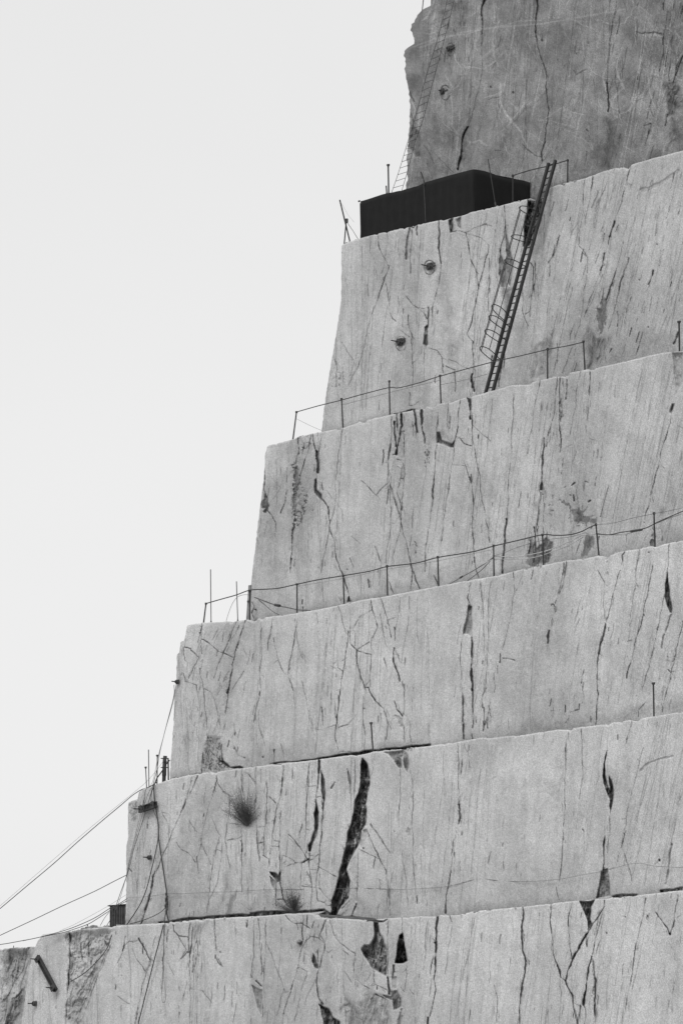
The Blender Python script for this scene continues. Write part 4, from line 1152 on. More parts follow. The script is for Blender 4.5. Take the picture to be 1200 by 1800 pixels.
# --- railing above the third terrace
k2 = K[2] - 0.22
railing('taut cable railing on the third terrace, running past the ladder foot', k2,
    [((514, 771), (521, 724)), ((603, 751), (600, 701)), ((685, 728), (684, 670)), ((775, 709), (773, 660)),
     ((962, 665), (962, 613)), ((1028, 649), (1025, 600))],
    [([(521, 724), (560, 713), (600, 703), (640, 692), (684, 681), (700, 681.5), (735, 673), (773, 661), (858, 638), (915, 625), (962, 614), (995, 608), (1025, 601)], .017, M['cable'], 0.03),
     ([(775, 676), (815, 668), (858, 657)], .008, M['thin'], 0.03),
     ([(521, 736), (545, 748), (566, 757)], .006, M['thin'], 0.0),
     ([(600, 712), (684, 690), (773, 668)], .007, M['thin'], -.02)])
t = lone_post((1194, 618), (1193, 565), k2, 'single capped steel post at the right edge of the third terrace', .03)

# --- railing above the middle terrace
k3 = K[3] - 0.22
railing('long sagging cable railing with many thin posts on the middle terrace', k3,
    [((357, 1094), (362, 1061)), ((439, 1089), (439, 1039)), ((522, 1078), (522, 1027)), ((605, 1062), (603, 1012)),
     ((681, 1048), (680, 995)), ((771, 1030), (769, 979)), ((868, 1012), (867, 959)), ((955, 993), (953, 940)),
     ((1053, 978), (1047, 922)), ((1151, 961), (1149, 902))],
    [([(362, 1061), (390, 1053), (415, 1046), (439, 1037.5), (465, 1036), (490, 1034), (522, 1027), (560, 1019), (603, 1012), (650, 1004), (680, 996), (730, 990), (769, 980), (830, 970), (867, 960), (910, 950), (953, 940), (975, 941), (1000, 940), (1020, 935), (1034, 928), (1047, 922)], .019, M['cable'], .03),
     ([(1047, 922), (1075, 920), (1110, 911), (1149, 903), (1175, 898), (1215, 889)], .008, M['thin'], .03),
     ([(867, 977), (885, 972), (910, 962), (953, 950), (1000, 944), (1030, 936)], .007, M['thin'], -.03),
     ([(522, 1031), (603, 1017), (680, 1001), (769, 986), (867, 966)], .005, M['thin'], -.02)])
def hose(name, label, pts, k, r, mat, cat='hose', group=None, clamp=None):
    m = MB(); m.tube(smooth_path(poly3(pts, k), 6), r, 6)
    o = m.build(name, mat)
    tag(o, label, cat, group)
    if clamp:
        c = MB(); a, b = P(*clamp[0], k + .01), P(*clamp[1], k + .01); c.tube([a, b], r * 2.4); c.build('coupling', M['rust'], o, origin=a)
        o.children[0].location = Vector(a) - o.location
    return o
hose('pale_hose', 'upper of two pale hoses looped behind the right part of the cable railing',
     [(866, 977), (893, 979), (920, 977), (945, 972), (967, 966), (1000, 952), (1023, 941.5), (1047, 939), (1087, 940), (1110, 936), (1150, 921), (1175, 911), (1215, 898)], k3 - .06, .016, M['pale_cable'])
hose('pale_hose', 'lower of two pale hoses looped behind the right part of the cable railing',
     [(840, 996), (866, 984), (893, 983), (925, 982), (950, 977), (975, 968), (1000, 958), (1025, 944)], k3 - .10, .014, M['pale_cable'])
hose('black_hose', 'black hose with a coupling hanging between the two rightmost railing posts',
     [(1047, 938), (1070, 940), (1090, 936), (1110, 933), (1135, 928), (1155, 918), (1180, 907), (1215, 892)], k3 - .02, .016, M['cable'], clamp=((1108, 934), (1128, 931)))
hose('grey_hose', 'slack grey hose with a coupling, left end of the middle terrace',
     [(447, 1050), (460, 1055), (485, 1064), (505, 1068), (523, 1072), (545, 1073)], k3 - .3, .022, M['thin'], clamp=((483, 1063.5), (492, 1065)))
hose('grey_hose', 'short plain grey hose dropping below the coupled one, far left of the middle terrace',
     [(455, 1055), (466, 1064), (478, 1074), (490, 1081)], k3 - .34, .018, M['thin'])
hose('grey_hose', 'grey hose sloping up to the seventh railing post, with a small coupling',
     [(784, 1030), (812, 1014), (830, 1004), (850, 992), (867, 979)], k3 - .25, .014, M['thin'], clamp=((808, 1016), (813, 1013)))
hose('grey_hose', 'plain grey hose just right of the coupled one, sloping up to the seventh railing post',
     [(820, 1022), (832, 1013), (848, 1000), (866, 981)], k3 - .2, .014, M['thin'])
lone_post((371, 1093), (370, 1001), k3 + .02, 'tallest thin rod standing at the left tip of the middle terrace', .016, 'thin_rod', cap=False, cat='rod')
lone_post((418, 1091), (415.5, 1022), k3 + .02, 'shorter thin rod between the tall rod and the grey plank', .016, 'thin_rod', cap=False, cat='rod')
# plank stood against the corner
def plank():
    k = K[3] - 1.9
    a = P(432, 1096, k); b = P(436.5, 1029, k)
    t = empty('plank', a); tag(t, 'grey plank stood upright against the left corner of the third terrace wall', 'plank')
    m = MB(); w = DIR * -0.17
    m.box8([a, a + w, a + w - NRM * .05, a - NRM * .05, b, b + w * .8, b + w * .8 - NRM * .05, b - NRM * .05]); m.build('board', M['plank'], t)
    c = MB(); q = a + (b - a) * .55; c.box(q - DIR * .02 + NRM * .004, w * .92 + DIR * .02, (0, 0, .06), NRM * .025); c.build('batten', M['rust'], t)
plank()
hose('bent_wire', 'thin wire bent into an arc beside the shorter rod on the middle terrace', [(397, 1094), (401, 1080), (407, 1064), (413, 1054), (420, 1048), (430, 1045.5), (438, 1046)], k3 + .05, .008, M['thin'], 'wire')

# --- single posts lower down
k4, k5 = K[4] - .25, K[5] - .25
lone_post((656, 1323), (652, 1271), k4, 'lone leaning post on the shrub terrace, above the black fissure', .026)
lone_post((1149, 1259), (1148, 1201), k4, 'lone upright post near the right edge of the shrub terrace', .026)
lone_post((262, 1385), (261, 1318), k4, 'tall thin rod, second from left on the corner of the shrub terrace', .016, 'thin_rod', cap=False, cat='rod')
lone_post((258, 1386), (256, 1349), k4 + .05, 'short capped rod, leftmost on the corner of the shrub terrace', .017, 'thin_rod', cat='rod')
lone_post((276, 1380), (276.5, 1328), k4, 'capped rod with cables tied to it on the corner of the shrub terrace', .02, 'thin_rod', cat='rod')
# cable winch frame at that corner
def winch():
    k = k4 - .5
    t = empty('winch_frame', P(289, 1374, k)); tag(t, 'dark upright winch frame braced beside a thin leg, on the corner ledge', 'winch')
    m = MB(); m.tube([P(288, 1376, k), P(288.5, 1362, k)], .07); m.tube([P(288.5, 1364, k), P(289.5, 1334, k)], [.085, .075], 8); m.tube([P(290, 1333, k), P(290.3, 1329, k)], .07); m.build('mast', M['rust'], t)
    m = MB(); m.tube([P(296, 1374, k + .3), P(295.5, 1334, k + .3)], .028); m.build('leg', M['steel'], t)
    m = MB()
    for a, b in (((283, 1333.5), (296, 1333.5)), ((283, 1349.5), (295.5, 1349.5))): m.tube([P(*a, k + .15), P(*b, k + .15)], .018)
    m.tube([P(290, 1338, k), P(295.5, 1341, k + .3)], .02); m.tube([P(291, 1345, k), P(298, 1337, k + .3)], .02)
    m.build('cross_bar', M['steel'], t)
    m = MB(); m.tube([P(287, 1353, k), P(276, 1368, k4)], .022); m.build('stay', M['steel'], t)
winch()
lone_post((741, 19), (746, -22), K[0] - 1.0, 'thin rod above the ladder head, left of two at the top of the frame', .018, 'thin_rod', cap=False, cat='rod')
lone_post((757, 16), (759, -22), K[0] - 1.0, 'thin rod above the ladder head, right of two at the top of the frame', .018, 'thin_rod', cap=False, cat='rod')

# --- black sheeted shelter on the second terrace
def shelter():
    kf = K[1] - 0.30
    # lower front corners stand on the ledge just behind the edge
    A = P(635, 426, kf); B = P(832, 380, kf)
    top_px = [(633.5, 353), (638, 352), (648, 349), (660, 345), (672, 341), (684, 338.5), (690, 337.5), (700, 335), (706, 334.5), (712, 332), (722, 329.5), (735, 326), (745, 320.5), (765, 314.5), (790, 307.5), (815, 301), (828, 297.5), (833, 297)]
    top = [P(x, y, kf) for x, y in top_px]
    D = 2.9
    t = empty('sheeted_shelter', A); tag(t, 'long black sheeted shelter standing on the ledge edge below the top wall', 'shelter')
    R = np.random.RandomState(5)
    # front sheet: slightly billowed
    def sheet(name, bot, tp, nrm, nv=10, amp=.035, seed=0, mat='black'):
        bot = np.array(bot); tp = np.array(tp); n = len(bot)
        m = MB()
        for back in (0, 1):
            for j in range(nv + 1):
                f = j / nv
                for i in range(n):
                    p = bot[i] * (1 - f) + tp[i] * f
                    wv = amp * (math.sin(i * 1.9 + seed) * .5 + math.sin(i * .7 + j * .8 + seed) * .5) * math.sin(math.pi * f) ** .5
                    if back: wv -= .02
                    m.v.append(tuple(p + nrm * wv))
        N = (nv + 1) * n
        for j in range(nv):
            for i in range(n - 1):
                a = j * n + i
                m.f.append((a, a + 1, a + n + 1, a + n)); m.f.append((N + a, N + a + n, N + a + n + 1, N + a + 1))
        for i in range(n - 1):
            a = nv * n + i; m.f.append((a, a + 1, N + a + 1, N + a)); m.f.append((i + 1, i, N + i, N + i + 1))
        for j in range(nv):
            for i in (0, n - 1):
                a = j * n + i; q = (a, a + n, N + a + n, N + a); m.f.append(q if i == 0 else q[::-1])
        return m.build(name, M[mat], t, smooth=True)
    xs = np.linspace(0, 1, 48)
    tx = np.array([p[0] for p in top_px]); s_ = (tx - tx[0]) / (tx[-1] - tx[0])
    topv = np.stack([np.interp(xs, s_, np.array(top)[:, c]) for c in range(3)], 1)
    botv = A[None] + (B - A)[None] * xs[:, None]; botv[:, 2] = np.interp(xs, [0, 1], [A[2] - .1, B[2] - .1])
    botv[:, :2] = topv[:, :2]
    sheet('front_sheet', botv, topv, NRM, seed=1)
    ys = np.linspace(0, 1, 22)
    e0, b0 = topv[-1], botv[-1]
    endt = e0[None] - NRM[None] * D * ys[:, None]; endt[:, 2] += .03 * np.sin(ys * 9)
    endb = b0[None] - NRM[None] * D * ys[:, None]
    sheet('end_sheet', endb, endt, -DIR, seed=3, amp=.02)
    l0, lb = topv[0], botv[0]
    sheet('end_sheet', lb[None] - NRM[None] * D * ys[::-1, None], l0[None] - NRM[None] * D * ys[::-1, None], DIR, seed=5, amp=.01)
    # roof
    m = MB(); n = len(topv); nb = 6
    for j in range(nb + 1):
        for p in topv: m.v.append(tuple(p - NRM * (D * j / nb) + np.array([0, 0, .0 - .02 * math.sin(j)])))
    for j in range(nb):
        for i in range(n - 1):
            a = j * n + i; m.f.append((a, a + 1, a + n + 1, a + n))
    m.build('roof_sheet', M['black'], t)
    # frame poles and lashings in front of the sheets
    for (x0, y0), (x1, y1), rr in (((739.5, 305), (747, 321), .03), ((858, 279), (871, 312), .022)):
        pass
    m = MB(); m.tube([P(739.5, 302, kf + .05), P(743, 312, kf + .05), P(746, 324, kf + .05)], .03); m.build('pole', M['steel'], t)
    m = MB(); m.tube([P(742.5, 314, kf + .07), P(743.2, 322, kf + .07)], .028); m.tube([P(744, 322, kf + .07), P(746, 350, kf + .07), P(748, 394, kf + .06)], .005); m.build('lashing', M['thin'], t)
    m = MB(); m.tube([P(633, 357, kf + .06), P(634.5, 420, kf + .06)], .02); m.build('pole', M['steel'], t)
    m = MB(); m.tube([topv[0] + NRM * .05 - DIR * .0, topv[0] + NRM * .02 + DIR * .08], .035); m.build('eave', M['black'], t)
shelter()
lone_post((683, 340), (682, 289), K[1] - 1.2, 'thick rod with a knob sticking up from the shelter roof', .03, 'roof_rod', cat='rod')
lone_post((680, 340), (678.5, 326), K[1] - 1.2, 'stub rod beside the thick knobbed rod on the shelter roof', .026, 'roof_rod', cap=False, cat='rod')
lone_post((871, 356), (857.5, 279), K[1] - .25, 'thin leaning pole in front of the right end of the black shelter', .018, 'leaning_pole', cap=False, cat='pole')
def crossed_poles():
    k = K[1] - .2
    t = empty('crossed_poles', P(605, 432, k)); tag(t, 'crossed poles with a guy wire on the left tip of the second terrace', 'poles')
    m = MB(); m.tube([P(616, 429, k), P(597, 351, k)], .028); m.build('pole', M['steel'], t)
    m = MB(); m.tube([P(604.5, 431, k + .1), P(608.5, 388, k + .03)], .024); m.build('pole', M['steel'], t)
    m = MB(); m.tube([P(609, 391, k + .02), P(609, 384, k + .02)], .06); m.build('clamp', M['rust'], t)
    m = MB(); m.tube([P(609.5, 390, k), P(620, 405, k), P(631, 423, k - .1)], .012); m.tube([P(600, 357, k), P(612, 378, k - .1), P(622, 390, k - .2)], .004); m.build('guy_wire', M['thin'], t)
crossed_poles()
railing('short handrail behind the head of the caged ladder', K[1] - 1.0,
    [((901, 350), (901, 308)), ((997, 322), (997.5, 281))],
    [([(901, 308), (930, 299), (964, 291), (997.5, 281)], .02, M['cable'], .02), ([(997, 300), (1040, 297), (1062, 293)], .005, M['thin'], 0)])

# --- the heavy caged ladder
def caged_ladder():
    b_l, b_r = P(850, 702, K[2] - .55), P(862.5, 700, K[2] - .55)
    t_l, t_r = P(964, 286, K[1] - .05), P(976, 281, K[1] - .05)
    t = empty('caged_ladder', b_l); tag(t, 'heavy dark steel ladder with a partial safety cage, leaning up the rock', 'ladder')
    up = (t_l - b_l); L = np.linalg.norm(up); u = up / L
    side = (b_r - b_l); 
    out = NRM + 0 * u; out = out - u * np.dot(out, u); out /= np.linalg.norm(out)
    for a, c in ((b_l, t_l), (b_r, t_r)):
        m = MB(); w = np.cross(u, out); w /= np.linalg.norm(w)
        h = .046
        pts = []
        for q in (a, c):
            pts += [q - w * h - out * h, q + w * h - out * h, q + w * h + out * h, q - w * h + out * h]
        m.box8(pts[:4] + pts[4:]); m.build('rail', M['steel'], t)
    n = 34
    for i in range(n):
        f = (i + .6) / n
        a, c = b_l + (t_l - b_l) * f, b_r + (t_r - b_r) * f
        m = MB(); m.tube([a, c], .02); m.build('rung', M['steel'], t)
    # cage
    def at(y):   # point on the ladder at photograph row y
        f = (699 - y) / (699 - 284.0); return b_l + (t_l - b_l) * f, b_r + (t_r - b_r) * f
    rows = [(609, 634, 1.0), (579, 600, .95), (554, 577, .95), (535, 563, .95), (455, 472, .8), (413, 425, .75), (362, 380, .8)]
    tips = []
    c3 = []
    for yt, ya, sz in rows:
        a, c = at(ya)
        xt = np.interp(yt, [362, 609], [914.5, 845.5])
        tip = None
        # hoop: leaves the left rail, swings out towards the drop, returns to the right rail
        mid = (a + c) / 2
        kk = K[2] + (K[1] - K[2]) * (699 - ya) / 415.0
        tip = P(xt, yt, kk + .62)
        rad = (tip - mid)
        loop = []
        for j in range(13):
            th = math.pi * j / 12
            w = (c - a) / 2
            loop.append(mid - w * math.cos(th) * (1 + .9 * math.sin(th)) + rad * math.sin(th) ** .8)
        m = MB(); m.tube(loop, .016); m.build('hoop', M['steel'], t)
        c3.append(loop)
    for j in (3, 6, 9):
        m = MB(); m.tube([l[j] for l in c3], .016); m.build('cage_bar', M['steel'], t)
caged_ladder()

# --- slender wire ladder hanging on the top wall
def wire_ladder():
    kk = lambda y: (K[0] + .35) + np.clip((y - 230) / 105.0, 0, 1) * 1.2
    lp = [(688, 338), (701, 300), (716, 250), (731, 200), (741, 162), (751, 125), (765, 80), (781, 20), (790, -25)]
    rp = [(706, 334), (717, 297), (729, 250), (742, 213), (751, 180), (760, 145), (777, 82), (794, 15), (803, -25)]
    Lp = smooth_path([P(x, y, float(kk(y))) for x, y in lp], 5); Rp = smooth_path([P(x, y, float(kk(y))) for x, y in rp], 5)
    t = empty('wire_ladder', Lp[0]); tag(t, 'slender wire ladder hung down the left edge of the topmost wall', 'ladder')
    for pp in (Lp, Rp):
        m = MB(); m.tube(pp, .011); m.build('side_wire', M['steel'], t)
    La, Ra = np.array(Lp), np.array(Rp)
    zs = np.arange(La[0, 2] + .2, La[-1, 2], .285)
    rg = random.Random(3)
    for z in zs:
        a = np.array([np.interp(z, La[:, 2], La[:, c]) for c in range(3)]); c_ = np.array([np.interp(z + .02, Ra[:, 2], Ra[:, c]) for c in range(3)])
        c_[2] += rg.uniform(-.02, .05)
        m = MB(); m.tube([a, c_], .009); m.build('rung', M['steel'], t)
wire_ladder()

# --- rock bolts: a rod standing out of a plate, the plate ringed with paint in the rock's weathering
def bolt(x, y, k, label, rod=.42, size=.14, two=False):
    o = P(x, y, k)
    t = empty('rock_bolt', o); tag(t, label, 'rock bolt')
    m = MB()
    s = size
    c = o + NRM * .0
    m.box(c - DIR * s / 2 - np.array([0, 0, s / 2]), DIR * s, (0, 0, s), NRM * .05); m.build('plate', M['rust'], t)
    m = MB(); m.tube([c + NRM * .04, c + NRM * .12], s * .42, 6); m.build('nut', M['rust'], t)
    m = MB(); m.tube([c + NRM * .1, c + NRM * rod], .022); m.build('rod', M['steel'], t)
    if two:
        m = MB(); m.box(c + DIR * -.30 - np.array([0, 0, .05]), DIR * .26, (0, 0, .07), NRM * .06); m.box(c + DIR * -.28 + np.array([0, 0, .05]), DIR * .2, (0, 0, .05), NRM * .05); m.build('bracket', M['rust'], t)
bolt(756, 468, K[1] + .03, 'upper ringed rock bolt in the second terrace, below the shelter', .45, .26, True)
bolt(703, 601, K[1] + .03, 'lower ringed rock bolt in the second terrace, above the railing', .45, .26, True)
bolt(790, 85, K[0] + .05, 'upper ringed rock bolt beside the wire ladder on the top wall', .2, .2, True)
bolt(779, 160, K[0] + .05, 'lower ringed rock bolt beside the wire ladder on the top wall', .25, .24, True)
bolt(313, 1199, K[3] + .02, 'rock bolt on the left edge of the middle terrace, with ropes tied on', .3, .16)
bolt(264, 1508, K[4] + .04, 'rock bolt in the face of the shrub terrace, between the hanging cables', .33, .16)
bolt(62, 1765, K[5] + .04, 'rock bolt under the slanted iron beam, bottom left', .33, .18)
def beam(a, b, k, label, w=.17, rods=True):
    A, B = P(*a, k), P(*b, k)
    t = empty('iron_beam', A); tag(t, label, 'beam')
    u = (B - A) / np.linalg.norm(B - A); s = np.cross(u, NRM); s /= np.linalg.norm(s)
    m = MB(); m.box(A - s * w / 2 - u * .05, B - A + u * .1, s * w, NRM * .05)
    m.box(A - s * w / 2 - u * .05 + NRM * .052, B - A + u * .1, s * .03, NRM * .07); m.box(A + s * (w / 2 - .03) - u * .05 + NRM * .052, B - A + u * .1, s * .03, NRM * .07)
    m.build('channel', M['beam'], t)
    for q in (A + u * .08, B - u * .08):
        m = MB(); m.box(q - u * .09 - s * .13 + NRM * .125, u * .18, s * .26, NRM * .03); r = m.build('plate', M['rust'], t)
        m = MB(); m.tube([q + NRM * .15, q + NRM * .42], .022); m.build('rod', M['steel'], t)
beam((69, 1684), (99, 1740), K[5] + .08, 'slanted iron beam bolted to the lowest terrace, bottom left')
beam((249, 1424), (275, 1415), K[4] + .08, 'short near-level iron beam bolted high on the shrub terrace corner', .22)

# --- dark box on the lowest terrace
def dark_box():
    k = K[4] - 0.55
    o = P(193, 1594, k); z5 = P(200, 1630, K[5])[2] - .03; h = o[2] - z5; o[2] = z5
    w = -DIR * 1.35
    t = empty('dark_box', o); tag(t, 'dark ribbed metal box half hidden behind the corner, beside loose stones', 'box')
    m = MB(); m.box(o, w, -NRM * .8, (0, 0, h)); 
    for i in range(9):
        m.box(o + w * (i + .3) / 9.3 + NRM * .003 + np.array([0, 0, .03]), w * .03, NRM * .03, (0, 0, h - .08))
    m.build('body', M['crate'], t)
    m = MB(); m.box(o - w * .04 + NRM * .06 + np.array([0, 0, h + .002]), w * 1.04, -NRM * .9, (0, 0, .04)); m.build('lid', M['black'], t)
dark_box()

# --- cables and ropes on the left
def rope(name, label, pts, k, r=.014, mat='cable', cat='cable'):
    m = MB(); m.tube(smooth_path(poly3(pts, k), 6), r, 5); o = m.build(name, M[mat]); tag(o, label, cat); return o
kA, kB = K[4] + .12, K[5] + .15
rope('steel_cable', 'highest cable slanting down-left across the sky from the shrub terrace corner',
     [(275, 1376), (262, 1384), (250, 1388), (241, 1393), (231, 1400), (210, 1418), (180, 1443), (137, 1480), (95, 1518), (45, 1560), (0, 1598), (-60, 1648)], [k4 + .2] * 3 + [kA + .3 * i for i in range(9)], .016)
rope('steel_cable', 'faint thin cable just above the highest one, down-left across the sky',
     [(290, 1335), (262, 1370), (231, 1397), (180, 1438), (137, 1474), (60, 1541), (0, 1593), (-60, 1643)], [k4] * 2 + [kA + .3 * i for i in range(6)], .005, 'thin')
rope('steel_cable', 'middle single cable crossing the sky from the shrub terrace edge to the left',
     [(224, 1538), (200, 1550), (165, 1568), (110, 1593), (60, 1617), (0, 1645), (-60, 1673)], [kA - .05, kA] + [kA + .4 * i for i in range(5)], .014)
rope('steel_cable', 'upper cable of the low pair passing over the top of the dark box',
     [(224, 1580), (208, 1590), (192, 1598), (172, 1611), (150, 1622), (117, 1635), (70, 1648), (35, 1655), (0, 1661), (-60, 1668)], [kA - .05, kA + .5] + [kA + 2.2 + .15 * i for i in range(8)], .014)
rope('steel_cable', 'lower cable of the low pair, sagging past the dark box lid',
     [(224, 1584), (208, 1592), (192, 1602), (172, 1615), (155, 1625), (130, 1634), (110, 1640), (75, 1647), (40, 1654.5)], [kA - .05, kA + .5] + [kA + 2.3 + .1 * i for i in range(7)], .013)
rope('steel_cable', 'faint thin cable above the low pair by the dark box',
     [(224, 1572), (192, 1592), (160, 1610), (130, 1626), (105, 1637)], [kA, kA + .8, kA + 1.4, kA + 2, kA + 2.5], .005, 'thin')
rope('rope', 'long rope falling from the middle terrace bolt down the left edge of the shrub terrace',
     [(306, 1204), (305, 1226), (290, 1285), (281, 1322), (276, 1352), (270, 1376), (264, 1400), (252, 1440), (236, 1490), (226, 1530), (210, 1575), (198, 1610), (184, 1633)], [K[3] + .15] * 3 + [K[3] + .6, k4 + .3, k4 + .4] + [kA + .1 * i for i in range(7)], .012)
rope('rope', 'thinner rope beside the long one, down the left edge of the shrub terrace',
     [(309, 1206), (305, 1232), (291, 1282), (278, 1330), (268, 1375), (256, 1390), (250, 1420), (240, 1460), (229, 1505), (222, 1540), (211, 1580), (203, 1600)], [K[3] + .15] * 3 + [K[3] + .7, k4 + .3] + [kA + .1 * i for i in range(7)], .008, 'thin')
rope('rope', 'thin grey rope crossing in front of the short iron beam',
     [(272, 1378), (262, 1392), (257, 1405), (252, 1422), (246, 1448), (238, 1475), (228, 1515), (220, 1550)], kA + .12, .010, 'thin')
rope('hanging_cable', 'thick black cable hanging down the shrub terrace face, spliced near its foot',
     [(276, 1368), (272, 1378), (270.5, 1384), (271, 1400), (273, 1415), (275, 1428), (278, 1450), (279, 1475), (284, 1510), (290, 1550), (293, 1572), (294.5, 1590), (293, 1605), (295.5, 1618), (296, 1624)], [k4 + .1, k4 + .3] + [kA] * 13, .026)
rope('hanging_cable', 'short black cable hung in a loop left of the thick one above the iron beam',
     [(272, 1380), (267, 1392), (265.5, 1405), (267, 1416), (270, 1426), (276, 1440)], kA + .03, .013)
rope('hanging_cable', 'black cable curving down-left off the thick one to the shrub terrace foot',
     [(278.5, 1462), (277, 1480), (272, 1505), (266, 1530), (259, 1558), (249, 1585), (236, 1607), (223, 1626)], kA + .02, .019)
rope('hanging_cable', 'slack black cable from the splice left to the foot of the shrub terrace',
     [(294, 1592), (285, 1602), (272, 1610), (258, 1616), (243, 1621), (228, 1625)], kA + .04, .014)
rope('hanging_cable', 'straight black cable running from the knot down across the lowest terrace',
     [(293.5, 1592), (288, 1622), (280, 1655), (270, 1692), (258, 1740), (245, 1792), (236, 1830)], [kA + .1, kB - .3, kB, kB, kB, kB, kB], .021)
rope('hanging_cable', 'thin looped rope with a knot at its end, hanging on the lowest terrace',
     [(290, 1624), (288, 1660), (287, 1700), (289, 1730), (291.5, 1750), (289.5, 1762), (285.5, 1762), (284.5, 1750), (286, 1720), (287, 1680)], kB, .009, 'thin', 'rope')
rope('hanging_cable', 'black cable swagged across the rough gully of the lowest terrace',
     [(124, 1726), (140, 1717), (155, 1706), (168, 1693), (178, 1682), (190, 1664), (196, 1645)], kB - .1, .017)
def knot(x, y, k, h=.5):
    t = MB(); a = P(x, y, k)
    pts = [a + np.array([0, 0, -h * j / 10]) + DIR * .02 * math.sin(j * 2.1) + NRM * .02 * math.cos(j * 2.1) for j in range(11)]
    t.tube(pts, [.03, .045, .05, .045, .055, .05, .06, .055, .05, .04, .02]); o = t.build('cable_knot', M['cable']); tag(o, 'lumpy taped splice where the hanging cables meet', 'cable splice')
knot(292.5, 1570, kA + .03, .75)
rope('fixed_line', 'very thin line strung low across the whole face of the shrub terrace',
     [(222, 1578), (255, 1577), (293, 1572), (330, 1571), (373, 1569), (415, 1568), (458, 1565), (520, 1564), (590, 1563), (645, 1562), (700, 1564), (750, 1562), (790, 1558), (840, 1545.5), (880, 1549), (925, 1550), (960, 1548.5), (990, 1545), (1030, 1537), (1060, 1532), (1115, 1518), (1150, 1523), (1200, 1526), (1240, 1530)], K[4] + .06, .006, 'thin', 'line')
rope('rope', 'thin rope slanting from the box top down to the loose stones', [(192, 1604), (184, 1614), (176, 1628)], kB - 1.0, .009)
lone_post((155, 1634), (153.5, 1625), K[5] - .8, 'small stub peg among the loose stones by the dark box', .02, 'peg', cap=False, cat='peg')
lone_post((24, 1668), (24, 1663), K[6] - .3, 'tiny peg on top of the dark broken rock, bottom left', .015, 'peg', cap=False, cat='peg')

# --- loose stones by the dark box
def stones():
    rg = random.Random(8)
    spots = [(122, 1640, 5), (131, 1638, 6), (140, 1637, 7), (148, 1634, 6), (158, 1633, 9), (166, 1629, 7), (168, 1635, 6), (175, 1633, 9), (183, 1634, 7), (187, 1629, 6), (196, 1633, 6), (203, 1631, 5), (209, 1628.5, 6), (216, 1627.5, 5), (160, 1638, 5), (178, 1638, 6)]
    words = ['leftmost', 'second from left', 'third from left', 'fourth from left', 'fifth from left, a larger slab', 'sixth from left, on top of the heap', 'seventh from left, low in the heap', 'eighth from left, the largest slab', 'ninth from left', 'tenth from left, high and pale', 'just under the left foot of the dark box', 'below the dark box front', 'right under the dark box', 'rightmost, against the terrace corner', 'lowest, left half of the heap', 'lowest, right half of the heap']
    for i, (x, y, s) in enumerate(spots):
        k = K[5] - rg.uniform(.2, .6)
        c = P(x, y + 1, k); m = MB()
        a, b, h = s * PX * rg.uniform(.9, 1.5), s * PX * rg.uniform(.6, 1.0), s * PX * rg.uniform(.35, .6)
        n = 7; rings = []
        for z, f in ((-.5, .75), (-.1, 1.0), (.35, .92), (.5, .5)):
            ring = []
            for j in range(n):
                w = 2 * math.pi * j / n + z
                rr = f * rg.uniform(.75, 1.15)
                ring.append(tuple(c + DIR * a * rr * math.cos(w) + NRM * b * rr * math.sin(w) + np.array([0, 0, h * z * 2 + rg.uniform(-.02, .02)])))
            rings.append(ring)
        base = 0
        for ring in rings: m.v += ring
        for q in range(3):
            for j in range(n): m.f.append((q * n + j, q * n + (j + 1) % n, (q + 1) * n + (j + 1) % n, (q + 1) * n + j))
        m.f.append(tuple(range(3 * n, 4 * n))); m.f.append(tuple(reversed(range(n))))
        o = m.build('loose_stone', M['stone']); tag(o, 'loose stone by the dark box, ' + words[i], 'stone', 'loose stones heaped by the dark box')
M['stone'] = simple_mat('loose_marble', 0.33, 0.9, var=0.3, scale=5)
stones()

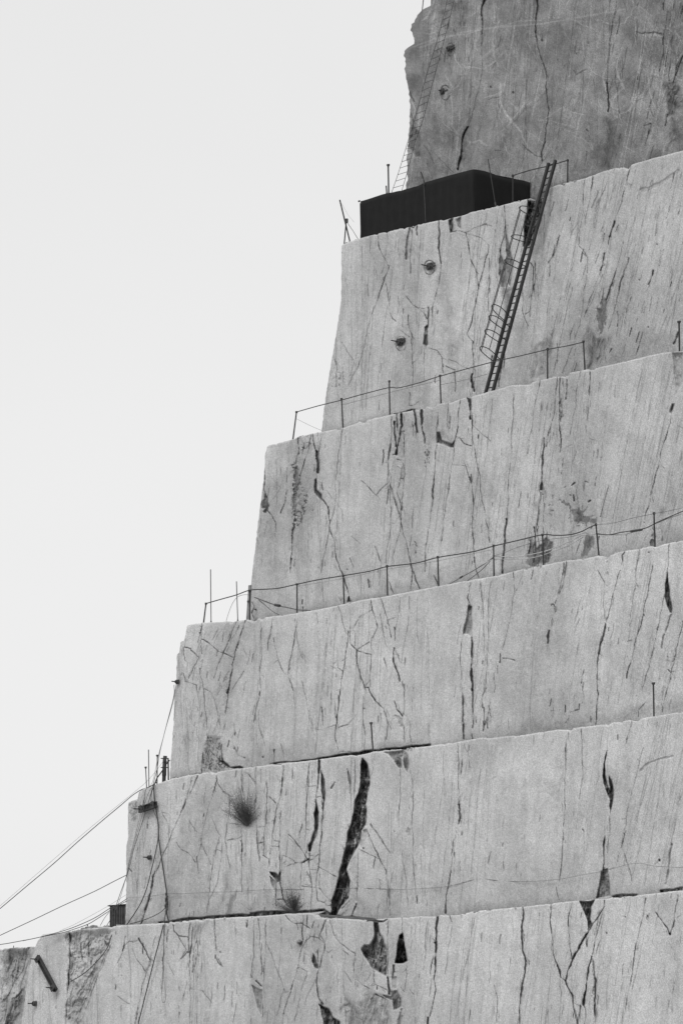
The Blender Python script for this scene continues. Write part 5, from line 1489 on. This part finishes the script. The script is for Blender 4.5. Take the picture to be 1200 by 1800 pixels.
# --- shrubs rooted in the joints
def shrub(x, y, k, w, h, n, label, seed, dens=1.0, spread=1.0):
    rg = random.Random(seed)
    o = P(x, y, k); t = empty('shrub', o); tag(t, label, 'shrub')
    m = MB(); lf = MB()
    up = np.array([0, 0, 1.0])
    for i in range(n):
        a = max(-1.35, min(1.35, rg.uniform(-1.25, 1.25) * .5 + rg.gauss(0, .35))) * min(spread, 1.12)
        L = h * rg.uniform(.35, 1.05) * max(.35, 1.0 - .16 * abs(a))
        d = DIR * -math.sin(a) * (w / h) * 1.35 + up * math.cos(a) + NRM * rg.uniform(.05, .5)
        bend = np.array([rg.uniform(-.2, .2), rg.uniform(-.2, .2), rg.uniform(-.15, .2)])
        pts = [o + (d + bend * f) * L * f + np.array([0, 0, -.03 * h * f * f * abs(a)]) for f in (0, .25, .5, .75, 1.0)]
        if i < n * .75: m.tube(pts, [.007, .005, .004, .003, .002], 4, False)
        for q in range(int(22 * dens)):
            f = rg.uniform(.25, 1.0) ** .55; j = min(3, int(f * 4)); g = f * 4 - j
            p = pts[j] * (1 - g) + pts[j + 1] * g + np.array([rg.gauss(0, .03) for _ in range(3)])
            v = np.array([rg.gauss(0, 1) for _ in range(3)]); v = v / np.linalg.norm(v) + d * .8; v /= np.linalg.norm(v)
            s = np.cross(v, [rg.gauss(0, 1), rg.gauss(0, 1), rg.gauss(0, 1)]); s /= (np.linalg.norm(s) + 1e-6)
            ll, ww = rg.uniform(.02, .05), rg.uniform(.003, .007)
            b = len(lf.v)
            lf.v += [tuple(p - s * ww), tuple(p + v * ll * .5 - s * ww * 1.5), tuple(p + v * ll), tuple(p + v * ll * .5 + s * ww * 1.5)]
            lf.f.append((b, b + 1, b + 2, b + 3))
    m.build('twigs', M['twig'], t); lf.build('foliage', M['leaf'], t)
shrub(434, 1453, K[4] + .02, 1.2, 1.3, 210, 'round dark shrub growing from a joint high on the shrub terrace', 1, 1.0)
shrub(517, 1606, K[4] + .02, 1.05, 1.0, 110, 'blurry low shrub at the foot of the shrub terrace, left of the black fissure', 2, .9, 1.3)
shrub(530, 1663, K[5] + .02, .16, .2, 22, 'tiny tuft in a joint near the top of the lowest terrace', 3, .6, 1.6)
# --- crumbs of broken marble lying along the lips of the ledges
def crumbs():
    rg = random.Random(21); m = MB()
    for i in (1, 2, 3, 4, 5):
        tp = np.array(TOPS[i]); clusters = [rg.uniform(tp[0, 0] + 8, 1210) for _ in range(11)]
        for _ in range(90):
            x = rg.gauss(rg.choice(clusters), 12) if rg.random() < .75 else rg.uniform(tp[0, 0] + 8, 1230)
            if x < tp[0, 0] + 6: continue
            y = float(np.interp(x, tp[:, 0], tp[:, 1])); c = P(x, y + 1.0, K[i] - rg.uniform(.05, .30))
            r = .015 + .05 * rg.random() ** 2.5
            n = 5; b = len(m.v); rr = [rg.uniform(.6, 1.3) for _ in range(n)]
            for zz, ff in ((-.6, .9), (.35, 1.0)):
                for j in range(n):
                    w = 2 * math.pi * j / n
                    m.v.append(tuple(c + DIR * r * 1.3 * rr[j] * ff * math.cos(w) + NRM * r * rr[j] * ff * math.sin(w) + np.array([0, 0, r * zz + rg.uniform(-.2, .2) * r])))
            m.v.append(tuple(c + np.array([rg.uniform(-.3, .3) * r, 0, r * rg.uniform(.6, 1.0)])))
            for j in range(n):
                k = (j + 1) % n; m.f.append((b + j, b + k, b + n + k, b + n + j)); m.f.append((b + n + j, b + n + k, b + 2 * n))
    o = m.build('rubble', M['stone']); tag(o, 'small crumbs of broken marble strewn along the terrace edges', kind='stuff')
crumbs()
print('SCENE objects', len(bpy.data.objects))
